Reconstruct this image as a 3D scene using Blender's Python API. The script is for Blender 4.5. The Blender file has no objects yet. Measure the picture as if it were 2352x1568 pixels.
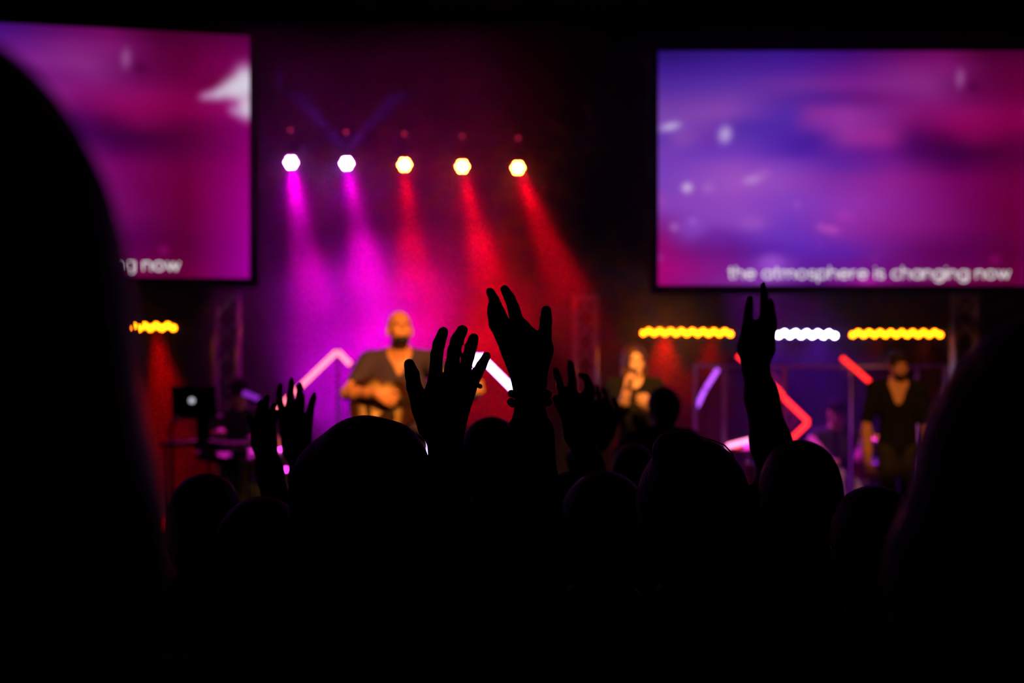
import bpy, math, random
import numpy as np
from mathutils import Vector, Matrix, Euler

random.seed(7)
rng = np.random.default_rng(7)
scene = bpy.context.scene
COL = scene.collection

# ------------------------------------------------------------------ camera
CAM_Z = 1.78
F = 2352 * 50 / 36.0                     # focal length in pixels of the 2352 x 1568 frame


def P(px, py, d):
    """pixel of the photograph + distance from the camera plane -> point"""
    return Vector(((px - 1176) / F * d, d, CAM_Z - (py - 784) / F * d))


cam_data = bpy.data.cameras.new('camera')
cam = bpy.data.objects.new('camera', cam_data)
COL.objects.link(cam)
cam.location = (0, 0, CAM_Z)
cam.rotation_euler = (math.pi / 2, 0, 0)
cam_data.lens = 50
cam_data.sensor_width = 36
cam_data.clip_start = 0.05
cam_data.dof.use_dof = True
cam_data.dof.focus_distance = 2.22
cam_data.dof.aperture_fstop = 3.5
cam_data.dof.aperture_blades = 0
scene.camera = cam

# ------------------------------------------------------------------ world, exposure, engine details
w = bpy.data.worlds.new('dark_hall')
scene.world = w
w.use_nodes = True
w.node_tree.nodes['Background'].inputs[0].default_value = (0.002, 0.002, 0.004, 1)
w.node_tree.nodes['Background'].inputs[1].default_value = 0.02
vs = scene.view_settings
vs.view_transform = 'Standard'
vs.look = 'None'
vs.gamma = 1
vs.exposure = 0
vs.use_curve_mapping = False
try:
    scene.cycles.use_denoising = True
    scene.cycles.max_bounces = 4
    scene.cycles.diffuse_bounces = 1
    scene.cycles.glossy_bounces = 1
    scene.cycles.volume_bounces = 0
    scene.cycles.transparent_max_bounces = 16
    scene.cycles.sample_clamp_indirect = 2.0
    scene.cycles.use_light_tree = True
    scene.cycles.volume_step_rate = 1.0
except Exception:
    pass

STAGE_Z = 0.20


# ------------------------------------------------------------------ stage lamps
def spot(name, loc, target, color, power, angle, blend=0.6, radius=0.04):
    l = bpy.data.lights.new(name, 'SPOT')
    l.color = color
    l.energy = power
    l.spot_size = math.radians(angle)
    l.spot_blend = blend
    l.shadow_soft_size = radius
    o = bpy.data.objects.new(name, l)
    COL.objects.link(o)
    o.location = loc
    o.rotation_euler = (Vector(target) - Vector(loc)).to_track_quat('-Z', 'Y').to_euler()
    return o


AMBER = (1.0, 0.36, 0.07)
# front-of-house lamps on the ceiling above the audience, out of the picture
spot('front_spot', (1.0, 3.4, 4.9), P(950, 850, 9.1), AMBER, 5200, 12.5, 0.5, 0.06)
spot('front_spot', (1.2, 4.0, 4.6), P(1460, 850, 10.3), AMBER, 5600, 7.0, 0.5, 0.06)
spot('front_spot', (2.2, 4.4, 4.7), P(2040, 920, 10.8), (1.0, 0.33, 0.06), 1150, 9, 0.5, 0.06)
# upstage lamps hidden behind the two screens: one on the drums, one on the keyboards
spot('drum_wash', (1.75, 12.75, 3.1), P(1900, 960, 12.1), (.6, .02, 1.0), 650, 44, 0.8, 0.06)
spot('keyboard_wash', (-2.55, 13.3, 3.4), P(560, 980, 11.3), (1.0, .02, .7), 300, 24, 0.8, 0.06)
MAG = (1.0, 0.0, 0.82)
RED = (1.0, 0.0, 0.012)
BLUE = (0.16, 0.02, 1.0)


# ------------------------------------------------------------------ materials
MATS = {}


def nodes_of(m):
    m.use_nodes = True
    nt = m.node_tree
    return nt, nt.nodes, nt.links


def mat(name, color, rough=0.6, metal=0.0, noise=0.0, nscale=30, bump=0.0, spec=0.4, stretch=None):
    if name in MATS:
        return MATS[name]
    m = bpy.data.materials.new(name)
    nt, N, L = nodes_of(m)
    b = N['Principled BSDF']
    b.inputs['Base Color'].default_value = (*color, 1)
    b.inputs['Roughness'].default_value = rough
    b.inputs['Metallic'].default_value = metal
    b.inputs['Specular IOR Level'].default_value = spec
    if noise or bump:
        tc = N.new('ShaderNodeTexCoord')
        mp = N.new('ShaderNodeMapping')
        if stretch:
            mp.inputs['Scale'].default_value = stretch
        t = N.new('ShaderNodeTexNoise')
        t.inputs['Scale'].default_value = nscale
        t.inputs['Detail'].default_value = 4
        L.new(tc.outputs['Object'], mp.inputs['Vector'])
        L.new(mp.outputs['Vector'], t.inputs['Vector'])
        if noise:
            r = N.new('ShaderNodeMix')
            r.data_type = 'RGBA'
            r.inputs['A'].default_value = (*[c * (1 - noise) for c in color], 1)
            r.inputs['B'].default_value = (*[min(1, c * (1 + noise)) for c in color], 1)
            L.new(t.outputs['Fac'], r.inputs['Factor'])
            L.new(r.outputs['Result'], b.inputs['Base Color'])
        if bump:
            bp = N.new('ShaderNodeBump')
            bp.inputs['Strength'].default_value = bump
            bp.inputs['Distance'].default_value = 0.01
            L.new(t.outputs['Fac'], bp.inputs['Height'])
            L.new(bp.outputs['Normal'], b.inputs['Normal'])
    MATS[name] = m
    return m


def emit(name, color, strength, sampled=True):
    if name in MATS:
        return MATS[name]
    m = bpy.data.materials.new(name)
    nt, N, L = nodes_of(m)
    N.remove(N['Principled BSDF'])
    e = N.new('ShaderNodeEmission')
    e.inputs[0].default_value = (*color, 1)
    e.inputs[1].default_value = strength
    L.new(e.outputs[0], N['Material Output'].inputs['Surface'])
    if not sampled:
        m.cycles.emission_sampling = 'NONE'
    MATS[name] = m
    return m


BLACK_METAL = mat('black_powder_coat', (0.012, 0.012, 0.014), 0.45, 0.3, 0.3, 60)
BLACK_PAINT = mat('black_paint', (0.010, 0.010, 0.011), 0.8, 0, 0.3, 12)
ALU = mat('brushed_aluminium', (0.55, 0.55, 0.57), 0.38, 1.0, 0.15, 40)
CHROME = mat('chrome', (0.7, 0.7, 0.72), 0.15, 1.0, 0.05, 20)
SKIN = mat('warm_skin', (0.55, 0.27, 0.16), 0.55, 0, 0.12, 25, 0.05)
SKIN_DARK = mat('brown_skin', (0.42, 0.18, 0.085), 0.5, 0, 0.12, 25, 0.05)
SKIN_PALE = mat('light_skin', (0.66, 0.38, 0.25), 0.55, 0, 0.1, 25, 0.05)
CROWD_SKIN = mat('audience_skin', (0.34, 0.18, 0.12), 0.6, 0, 0.12, 25, 0.05, 0.25)  # one even, deeper skin tone for the audience
HAIR_BROWN = mat('dark_brown_hair', (0.022, 0.012, 0.008), 0.55, 0, 0.4, 160, 0.35, 0.22, (1, 1, 0.12))
HAIR_BLACK = mat('black_hair', (0.010, 0.009, 0.009), 0.55, 0, 0.4, 160, 0.35, 0.22, (1, 1, 0.12))
HAIR_AUBURN = mat('auburn_hair', (0.055, 0.018, 0.010), 0.45, 0, 0.4, 160, 0.35, 0.5, (1, 1, 0.12))
CLOTH_BLACK = mat('black_cloth', (0.009, 0.009, 0.010), 0.95, 0, 0.3, 90, 0.1, 0.1)
CLOTH_NAVY = mat('navy_cloth', (0.010, 0.012, 0.024), 0.95, 0, 0.3, 90, 0.1, 0.1)
CLOTH_GREY = mat('charcoal_cloth', (0.035, 0.034, 0.035), 0.95, 0, 0.3, 90, 0.1, 0.1)
CLOTH_TEE = mat('faded_black_cotton', (0.042, 0.030, 0.060), 0.95, 0, 0.25, 70, 0.1, 0.1)
DENIM = mat('dark_denim', (0.020, 0.024, 0.040), 0.9, 0, 0.35, 120, 0.1, 0.1)
EYE = mat('eye', (0.08, 0.05, 0.04), 0.2)

# the volume of drifting theatre haze on the stage
hz = bpy.data.materials.new('drifting_haze')
nt, N, L = nodes_of(hz)
N.remove(N['Principled BSDF'])


def mnode(op, a=None, b=None, c=None, clamp=False):
    n = N.new('ShaderNodeMath')
    n.operation = op
    n.use_clamp = clamp
    for i, v in enumerate((a, b, c)):
        if v is None:
            continue
        if isinstance(v, (int, float)):
            n.inputs[i].default_value = v
        else:
            L.new(v, n.inputs[i])
    return n.outputs[0]


geo = N.new('ShaderNodeNewGeometry')
sx = N.new('ShaderNodeSeparateXYZ')
L.new(geo.outputs['Position'], sx.inputs[0])


def ramp01(v, a, b):
    """smooth 0..1 between a and b"""
    n = N.new('ShaderNodeMapRange')
    n.interpolation_type = 'SMOOTHSTEP'
    L.new(v, n.inputs['Value'])
    n.inputs['From Min'].default_value = a
    n.inputs['From Max'].default_value = b
    n.inputs['To Min'].default_value = 0
    n.inputs['To Max'].default_value = 1
    return n.outputs[0]


big = N.new('ShaderNodeTexNoise')
big.inputs['Scale'].default_value = 1.15
big.inputs['Detail'].default_value = 1.0
big.inputs['Roughness'].default_value = 0.5
big.inputs['Distortion'].default_value = 0.0
L.new(geo.outputs['Position'], big.inputs['Vector'])
puffs = ramp01(big.outputs['Fac'], 0.30, 0.72)


def puff(px, py, d, r, amount):
    n = N.new('ShaderNodeVectorMath')
    n.operation = 'DISTANCE'
    L.new(geo.outputs['Position'], n.inputs[0])
    n.inputs[1].default_value = P(px, py, d)
    return mnode('MULTIPLY', ramp01(n.outputs['Value'], r, 0), amount)


cloud = None
for a_ in ((850, 700, 13.2, .85, .55), (750, 860, 13.2, 1.0, .30), (690, 700, 13.3, .6, .30), (960, 860, 13.2, 1.0, .30), (1070, 690, 13.2, 1.0, .46),
           (1240, 780, 13.0, 1.3, .18), (1480, 760, 13.3, 1.0, .22), (620, 900, 13.0, 1.2, .06)):
    q_ = puff(*a_)
    cloud = q_ if cloud is None else mnode('ADD', cloud, q_)
for a_ in ((678, 425, 13.85, .62, .085), (800, 420, 13.85, .55, .075), (932, 425, 13.85, .55, .070), (1072, 440, 13.8, .65, .075), (1205, 440, 13.8, .65, .075)):
    veil = puff(*a_) if a_[0] == 678 else mnode('ADD', veil, puff(*a_))      # denser haze added at the lamps so beams glow there and fade
thin = mnode('ADD', mnode('MULTIPLY', mnode('ADD', mnode('MULTIPLY', puffs, .6), 0.8), .020), veil)
dens = mnode('ADD', mnode('MULTIPLY', cloud, mnode('ADD', mnode('MULTIPLY', puffs, 1.0), 0.25)), thin)
sc_ = N.new('ShaderNodeVolumeScatter')
sc_.inputs['Color'].default_value = (0.95, 0.95, 0.95, 1)
sc_.inputs['Anisotropy'].default_value = 0.25
L.new(dens, sc_.inputs['Density'])
L.new(sc_.outputs[0], N['Material Output'].inputs['Volume'])
try:
    hz.cycles.volume_sampling = 'MULTIPLE_IMPORTANCE'
    hz.cycles.volume_step_rate = 1.0
except Exception:
    pass


# ------------------------------------------------------------------ mesh helpers
class MB:
    def __init__(self):
        self.v, self.f = [], []

    def add(self, vs, fs):
        o = len(self.v)
        self.v += [tuple(p) for p in vs]
        self.f += [tuple(i + o for i in q) for q in fs]
        return self

    def box(self, c, s, rot=None):
        c = Vector(c)
        h = [x / 2 for x in s]
        pts = []
        for k in (-1, 1):
            for j in (-1, 1):
                for i in (-1, 1):
                    p = Vector((i * h[0], j * h[1], k * h[2]))
                    if rot is not None:
                        p = rot @ p
                    pts.append(c + p)
        return self.add(pts, [(0, 2, 3, 1), (4, 5, 7, 6), (0, 1, 5, 4), (2, 6, 7, 3), (0, 4, 6, 2), (1, 3, 7, 5)])

    def cyl(self, a, b, r1, r2=None, n=12, cap=True):
        a, b = Vector(a), Vector(b)
        r2 = r1 if r2 is None else r2
        z = (b - a).normalized()
        x = z.orthogonal().normalized()
        y = z.cross(x)
        ring = [(math.cos(2 * math.pi * i / n), math.sin(2 * math.pi * i / n)) for i in range(n)]
        vs = [a + (x * c + y * s) * r1 for c, s in ring] + [b + (x * c + y * s) * r2 for c, s in ring]
        fs = [(i, (i + 1) % n, n + (i + 1) % n, n + i) for i in range(n)]
        if cap:
            fs += [tuple(range(n - 1, -1, -1)), tuple(range(n, 2 * n))]
        return self.add(vs, fs)

    def tube(self, pts, r, n=8):
        pts = [Vector(p) for p in pts]
        rr = r if isinstance(r, (list, tuple)) else [r] * len(pts)
        vs, fs = [], []
        up = None
        for i, p in enumerate(pts):
            t = (pts[min(i + 1, len(pts) - 1)] - pts[max(i - 1, 0)]).normalized()
            x = t.orthogonal().normalized() if up is None else (up - t * up.dot(t)).normalized()
            up = x
            y = t.cross(x)
            vs += [p + (x * math.cos(2 * math.pi * k / n) + y * math.sin(2 * math.pi * k / n)) * rr[i] for k in range(n)]
        for i in range(len(pts) - 1):
            for k in range(n):
                fs.append((i * n + k, i * n + (k + 1) % n, (i + 1) * n + (k + 1) % n, (i + 1) * n + k))
        fs += [tuple(range(n - 1, -1, -1)), tuple(range((len(pts) - 1) * n, len(pts) * n))]
        return self.add(vs, fs)

    def lathe(self, c, prof, axis=(0, 0, 1), n=20):
        c = Vector(c)
        z = Vector(axis).normalized()
        x = z.orthogonal().normalized()
        y = z.cross(x)
        vs, fs = [], []
        for r, h in prof:
            vs += [c + z * h + (x * math.cos(2 * math.pi * k / n) + y * math.sin(2 * math.pi * k / n)) * max(r, 1e-4) for k in range(n)]
        for i in range(len(prof) - 1):
            for k in range(n):
                fs.append((i * n + k, i * n + (k + 1) % n, (i + 1) * n + (k + 1) % n, (i + 1) * n + k))
        fs += [tuple(range(n - 1, -1, -1)), tuple(range((len(prof) - 1) * n, len(prof) * n))]
        return self.add(vs, fs)

    def ball(self, c, r, n=10, m=8):
        if not isinstance(r, (tuple, list)):
            r = (r, r, r)
        c = Vector(c)
        vs, fs = [], []
        for i in range(m + 1):
            th = math.pi * i / m
            for k in range(n):
                ph = 2 * math.pi * k / n
                vs.append(c + Vector((r[0] * math.sin(th) * math.cos(ph), r[1] * math.sin(th) * math.sin(ph), r[2] * math.cos(th))))
        for i in range(m):
            for k in range(n):
                fs.append((i * n + k, (i + 1) * n + k, (i + 1) * n + (k + 1) % n, i * n + (k + 1) % n))
        return self.add(vs, fs)


def link(name, me, material, parent=None, loc=(0, 0, 0)):
    o = bpy.data.objects.new(name, me)
    COL.objects.link(o)
    o.location = loc
    if parent is not None:
        o.parent = parent
    if material is not None and not me.materials:
        me.materials.append(material)
    return o


def origin(o):
    """world place of a thing's base (things are only moved, never turned, by their root)"""
    p = Vector((0, 0, 0))
    while o is not None:
        p += o.location
        o = o.parent
    return p


def obj(name, mb, material, parent=None, loc=None, smooth=False):
    """mb in world coordinates -> one mesh object; origin at loc, or at the parent's own origin"""
    base = origin(parent) if parent is not None else Vector((0, 0, 0))
    if loc is None:
        loc = base.copy()
    loc = Vector(loc)
    me = bpy.data.meshes.new(name)
    me.from_pydata([(p[0] - loc.x, p[1] - loc.y, p[2] - loc.z) for p in mb.v], [], mb.f)
    me.update()
    if smooth:
        me.shade_smooth()
    return link(name, me, material, parent, loc - base)


def thing(name, label, cat, loc, group=None):
    o = bpy.data.objects.new(name, None)
    COL.objects.link(o)
    o.location = loc
    o.empty_display_size = 0.1
    return tag(o, label, cat, group)


def tag(o, label, cat, group=None, kind=None):
    o['label'] = label
    o['category'] = cat
    if group:
        o['group'] = group
    if kind:
        o['kind'] = kind
    return o


def struct(name, mb, material, label):
    o = obj(name, mb, material)
    o['kind'] = 'structure'
    o['label'] = label
    return o


# ------------------------------------------------------------------ setting
WALL = mat('black_drape_wall', (0.012, 0.011, 0.013), 0.95, 0, 0.4, 3, 0.3, 0.1, (6, 6, 0.3))
FLOOR = mat('dark_carpet', (0.012, 0.011, 0.012), 0.95, 0, 0.4, 80, 0.2, 0.1)
STAGEM = mat('black_stage_deck', (0.015, 0.014, 0.015), 0.75, 0, 0.3, 8, 0.05, 0.2)
XL, XR, YB, YF, ZC = -6.2, 6.2, 15.6, -2.0, 5.4
struct('floor', MB().box((0, (YF + YB) / 2, -0.05), (XR - XL, YB - YF, 0.1)), FLOOR, 'dark carpeted hall floor under the audience')
struct('ceiling', MB().box((0, (YF + YB) / 2, ZC + 0.05), (XR - XL, YB - YF, 0.1)), BLACK_PAINT, 'black painted hall ceiling')
struct('wall_back', MB().box((0, YB + 0.05, ZC / 2), (XR - XL, 0.1, ZC)), WALL, 'black wall behind the stage')
struct('wall_left', MB().box((XL - 0.05, (YF + YB) / 2, ZC / 2), (0.1, YB - YF, ZC)), WALL, 'black side wall of the hall')
struct('wall_right', MB().box((XR + 0.05, (YF + YB) / 2, ZC / 2), (0.1, YB - YF, ZC)), WALL, 'black side wall of the hall')
struct('floor_stage', MB().box((0, (8.7 + YB) / 2, STAGE_Z / 2), (XR - XL, YB - 8.7, STAGE_Z)), STAGEM, 'low black stage platform under the band')

hz_o = obj('haze', MB().box((0, 13.15, 2.25), (9.6, 4.2, 4.05)), hz)
tag(hz_o, 'drifting theatre haze above the stage lit magenta and red', 'haze', kind='stuff')


# ------------------------------------------------------------------ projection screens
def srgb(c):
    c = np.asarray(c, float) / 255.0
    return np.where(c <= 0.04045, c / 12.92, ((c + 0.055) / 1.055) ** 2.4)


SWATCH = {
    60: [(40, 38, 16, 105), (400, 48, 20, 120), (800, 55, 20, 135), (1200, 60, 12, 115), (1500, 85, 8, 95), (1800, 110, 8, 90), (2100, 70, 0, 45), (2280, 75, 0, 45), (2600, 80, 0, 60)],
    150: [(100, 60, 26, 140), (450, 68, 30, 148), (850, 75, 28, 150), (1250, 95, 20, 128), (1600, 125, 28, 120), (1850, 125, 22, 110), (2100, 88, 2, 60), (2280, 88, 0, 50), (2600, 110, 0, 80)],
    260: [(100, 80, 40, 155), (500, 90, 46, 162), (900, 112, 46, 155), (1250, 125, 32, 142), (1700, 135, 42, 128), (2000, 95, 4, 75), (2250, 92, 0, 50), (2600, 130, 0, 95)],
    335: [(100, 100, 52, 162), (500, 115, 58, 168), (900, 84, 34, 150), (1050, 80, 26, 140), (1320, 100, 18, 115), (1500, 120, 22, 120), (1750, 130, 28, 120), (2000, 105, 6, 80), (2250, 105, 0, 60)],
    430: [(100, 120, 65, 170), (450, 140, 70, 175), (700, 98, 48, 168), (850, 80, 40, 165), (1000, 140, 45, 155), (1200, 148, 50, 160), (1400, 130, 35, 140), (1700, 130, 15, 105), (2000, 138, 10, 95), (2250, 122, 0, 70), (2600, 150, 10, 110)],
    510: [(100, 125, 70, 180), (330, 120, 60, 172), (560, 78, 42, 165), (850, 80, 38, 165), (970, 120, 42, 158), (1200, 148, 48, 158), (1400, 140, 38, 142), (1650, 110, 8, 95), (1900, 138, 6, 90), (2250, 125, 0, 68), (2600, 150, 5, 110)],
    590: [(60, 95, 50, 170), (180, 140, 75, 180), (320, 110, 50, 170), (600, 92, 48, 172), (800, 78, 36, 165), (1000, 64, 25, 150), (1200, 148, 45, 155), (1450, 160, 36, 140), (1620, 75, 5, 90), (1800, 82, 0, 66), (2000, 118, 4, 78), (2250, 92, 0, 52), (2600, 130, 0, 100)],
    680: [(60, 120, 60, 180), (250, 105, 55, 180), (550, 112, 56, 185), (900, 76, 30, 162), (1200, 95, 28, 150), (1450, 105, 18, 132), (1650, 70, 4, 85), (1880, 55, 0, 60), (2100, 66, 0, 48), (2280, 80, 0, 50), (2600, 125, 0, 100)],
    750: [(60, 115, 60, 185), (500, 145, 72, 188), (800, 130, 62, 185), (1150, 95, 35, 160), (1500, 120, 24, 135), (1850, 80, 0, 75), (2250, 85, 0, 52), (2600, 130, 0, 105)],
    850: [(100, 125, 65, 185), (500, 158, 82, 192), (780, 148, 72, 190), (1100, 130, 46, 165), (1500, 142, 32, 142), (1900, 115, 4, 92), (2250, 100, 0, 55), (2600, 140, 0, 115)],
    1000: [(80, 135, 65, 185), (500, 145, 70, 190), (900, 128, 60, 190), (1300, 148, 46, 170), (1700, 130, 20, 125), (2000, 108, 2, 80), (2250, 100, 0, 52), (2600, 145, 0, 125)],
    1120: [(50, 128, 35, 140), (250, 128, 62, 185), (600, 142, 70, 190), (850, 112, 52, 186), (1200, 145, 46, 166), (1600, 135, 25, 130), (2000, 108, 4, 85), (2250, 95, 0, 50), (2600, 148, 0, 130)],
    1200: [(50, 138, 15, 115), (220, 120, 50, 165), (400, 98, 25, 145), (650, 108, 50, 182), (900, 105, 48, 186), (1250, 132, 38, 160), (1650, 118, 16, 115), (2000, 95, 2, 78), (2250, 90, 0, 50), (2600, 150, 0, 135)],
    1290: [(60, 150, 8, 112), (280, 115, 20, 125), (480, 105, 20, 130), (650, 90, 28, 155), (900, 96, 36, 175), (1200, 92, 32, 165), (1400, 112, 26, 140), (1700, 95, 5, 90), (2000, 84, 0, 70), (2250, 82, 0, 45), (2600, 150, 0, 140)],
    1400: [(50, 172, 5, 116), (300, 140, 18, 128), (560, 120, 30, 150), (740, 152, 76, 198), (950, 95, 26, 150), (1250, 108, 18, 140), (1600, 105, 10, 105), (2000, 98, 0, 70), (2250, 88, 0, 48), (2600, 152, 0, 145)],
    1490: [(50, 165, 5, 112), (300, 130, 25, 132), (700, 125, 50, 165), (1000, 92, 12, 120), (1330, 150, 20, 140), (1600, 105, 6, 90), (2000, 110, 2, 70), (2250, 95, 0, 50), (2600, 150, 0, 145)],
}
# bright spots: x, y, half sizes, turn in degrees, colour, strength
BLOBS = [(110, 515, 62, 20, -14, (205, 195, 232), .95), (450, 565, 38, 52, 15, (196, 175, 225), .9), (215, 895, 30, 26, -30, (225, 205, 238), .95),
         (620, 845, 60, 24, -14, (192, 140, 215), .8), (690, 805, 40, 22, 0, (180, 105, 205), .5), (345, 895, 35, 30, 0, (180, 120, 210), .5),
         (135, 1140, 20, 20, 0, (195, 140, 215), .85), (250, 1105, 20, 20, 0, (190, 140, 220), .8), (250, 1140, 80, 60, 0, (140, 70, 192), .6),
         (1910, 215, 24, 58, 5, (158, 90, 155), .85), (1990, 270, 30, 26, 0, (62, 0, 50), .6), (900, 1000, 20, 20, 0, (172, 85, 190), .7),
         (1100, 1155, 62, 24, 10, (190, 75, 188), .85), (1040, 1135, 20, 20, 0, (190, 90, 190), .6), (1190, 1070, 60, 30, 10, (172, 55, 178), .6),
         (620, 1115, 75, 40, 0, (158, 85, 195), .6), (740, 1355, 75, 48, 0, (160, 82, 208), .7), (2125, 1340, 28, 26, 0, (150, 10, 112), .7),
         (55, 975, 20, 35, 0, (165, 70, 175), .6), (45, 1330, 16, 22, 0, (170, 80, 180), .6), (1040, 1260, 20, 20, 0, (120, 55, 190), .5),
         (1330, 1465, 50, 22, 0, (190, 35, 175), .7), (1380, 1340, 20, 26, 0, (150, 40, 150), .4), (400, 1210, 70, 60, 0, (118, 40, 165), .5),
         (2600, 330, 70, 105, 0, (216, 208, 226), 1), (2530, 365, 75, 62, -30, (214, 205, 222), .97), (2450, 395, 62, 34, -28, (208, 192, 218), .92),
         (2375, 415, 45, 22, -22, (200, 170, 210), .8), (2610, 480, 55, 70, 0, (212, 200, 222), .95), (2540, 500, 40, 30, 25, (196, 160, 208), .7)]


def screen_image(u, v, shape):
    """colours (linear) of the picture shown, u to the right, v downwards"""
    x = 35 + u * 2590
    y = 46 + v * 1455
    ys = np.array(sorted(SWATCH), float)
    rows = np.stack([np.stack([np.interp(x, [p[0] for p in SWATCH[int(yy)]], [p[c] for p in SWATCH[int(yy)]]) for c in (1, 2, 3)], -1) for yy in ys])
    j = np.clip(np.searchsorted(ys, y) - 1, 0, len(ys) - 2)
    t = np.clip((y - ys[j]) / (ys[j + 1] - ys[j]), 0, 1)
    t = (t * t * (3 - 2 * t))[:, None]
    ar = np.arange(len(x))
    col = (rows[j, ar] * (1 - t) + rows[j + 1, ar] * t).reshape(shape + (3,))
    for _ in range(9):                                   # soft, like the cloud picture
        col = np.pad(col, ((1, 1), (1, 1), (0, 0)), 'edge')
        col = (col[:-2, 1:-1] + col[2:, 1:-1] + col[1:-1, :-2] + col[1:-1, 2:] + 2 * col[1:-1, 1:-1]) / 6
    col = col.reshape(-1, 3)
    for bx, by, a, b, rot, c, s in BLOBS:
        t = math.radians(rot)
        ux = (x - bx) * math.cos(t) + (y - by) * math.sin(t)
        uy = -(x - bx) * math.sin(t) + (y - by) * math.cos(t)
        k = s * np.exp(-((ux / a) ** 2 + (uy / b) ** 2) ** 1.6 * 0.8)
        col = col * (1 - k[:, None]) + np.array(c)[None, :] * k[:, None]
    return np.clip(col, 0, 255)


SCREEN_MAT = bpy.data.materials.new('projected_picture')
nt, N, L = nodes_of(SCREEN_MAT)
N.remove(N['Principled BSDF'])
at_ = N.new('ShaderNodeAttribute')
at_.attribute_name = 'picture'
e_ = N.new('ShaderNodeEmission')
e_.inputs[1].default_value = 1.0
L.new(at_.outputs['Color'], e_.inputs[0])
L.new(e_.outputs[0], N['Material Output'].inputs['Surface'])
TEXT_MAT = emit('projected_white_lettering', (1.0, 0.90, 0.95), 0.95, False)


def arc(cx, cy, r, a0, a1, n=14, ry=None):
    ry = r if ry is None else ry
    return [(cx + r * math.cos(math.radians(a0 + (a1 - a0) * i / n)), cy + ry * math.sin(math.radians(a0 + (a1 - a0) * i / n))) for i in range(n + 1)]


GLYPH = {
    'o': (1.0, [arc(.5, .5, .5, 0, 360, 24)]),
    'a': (1.0, [arc(.5, .5, .5, 0, 360, 24), [(1, 1), (1, 0)]]),
    'c': (.85, [arc(.5, .5, .5, 48, 312, 20)]),
    'e': (1.0, [[(0, .5), (1, .5)], arc(.5, .5, .5, 0, 318, 22)]),
    'g': (1.0, [arc(.5, .5, .5, 0, 360, 24), [(1, 1), (1, 0)] + arc(.5, -.02, .5, 0, -150, 12, .42)]),
    'h': (.82, [[(0, 1.5), (0, 0)], arc(.41, .58, .41, 180, 0, 12) + [(.82, 0)]]),
    'i': (.0, [[(0, 1), (0, 0)], [(0, 1.36), (0, 1.44)]]),
    'm': (1.4, [[(0, 1), (0, 0)], arc(.35, .62, .35, 180, 0, 10) + [(.7, 0)], arc(1.05, .62, .35, 180, 0, 10) + [(1.4, 0)]]),
    'n': (.82, [[(0, 1), (0, 0)], arc(.41, .58, .41, 180, 0, 12) + [(.82, 0)]]),
    'p': (1.0, [arc(.5, .5, .5, 0, 360, 24), [(0, 1), (0, -.48)]]),
    'r': (.45, [[(0, 1), (0, 0)], arc(.45, .55, .45, 180, 95, 8)]),
    's': (.66, [arc(.33, .75, .30, 35, 270, 12, .25) + arc(.33, .25, .32, 90, -145, 12, .25)]),
    't': (.5, [[(.22, 1.42), (.22, .2)] + arc(.42, .2, .2, 180, 280, 6), [(0, 1), (.5, 1)]]),
    'w': (1.3, [[(0, 1), (.33, 0), (.65, .95), (.97, 0), (1.3, 1)]]),
    ' ': (.28, []),
}


def lettering(text, gap=.31):
    """strokes of each word and the place where it ends"""
    x = 0
    words = [[]]
    for ch in text:
        if ch == ' ':
            words.append([])
        adv, st = GLYPH[ch]
        words[-1] += [[(x + p[0], p[1]) for p in s] for s in st]
        x += adv + gap
    return [(wd, x - gap) for wd in words]


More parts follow.
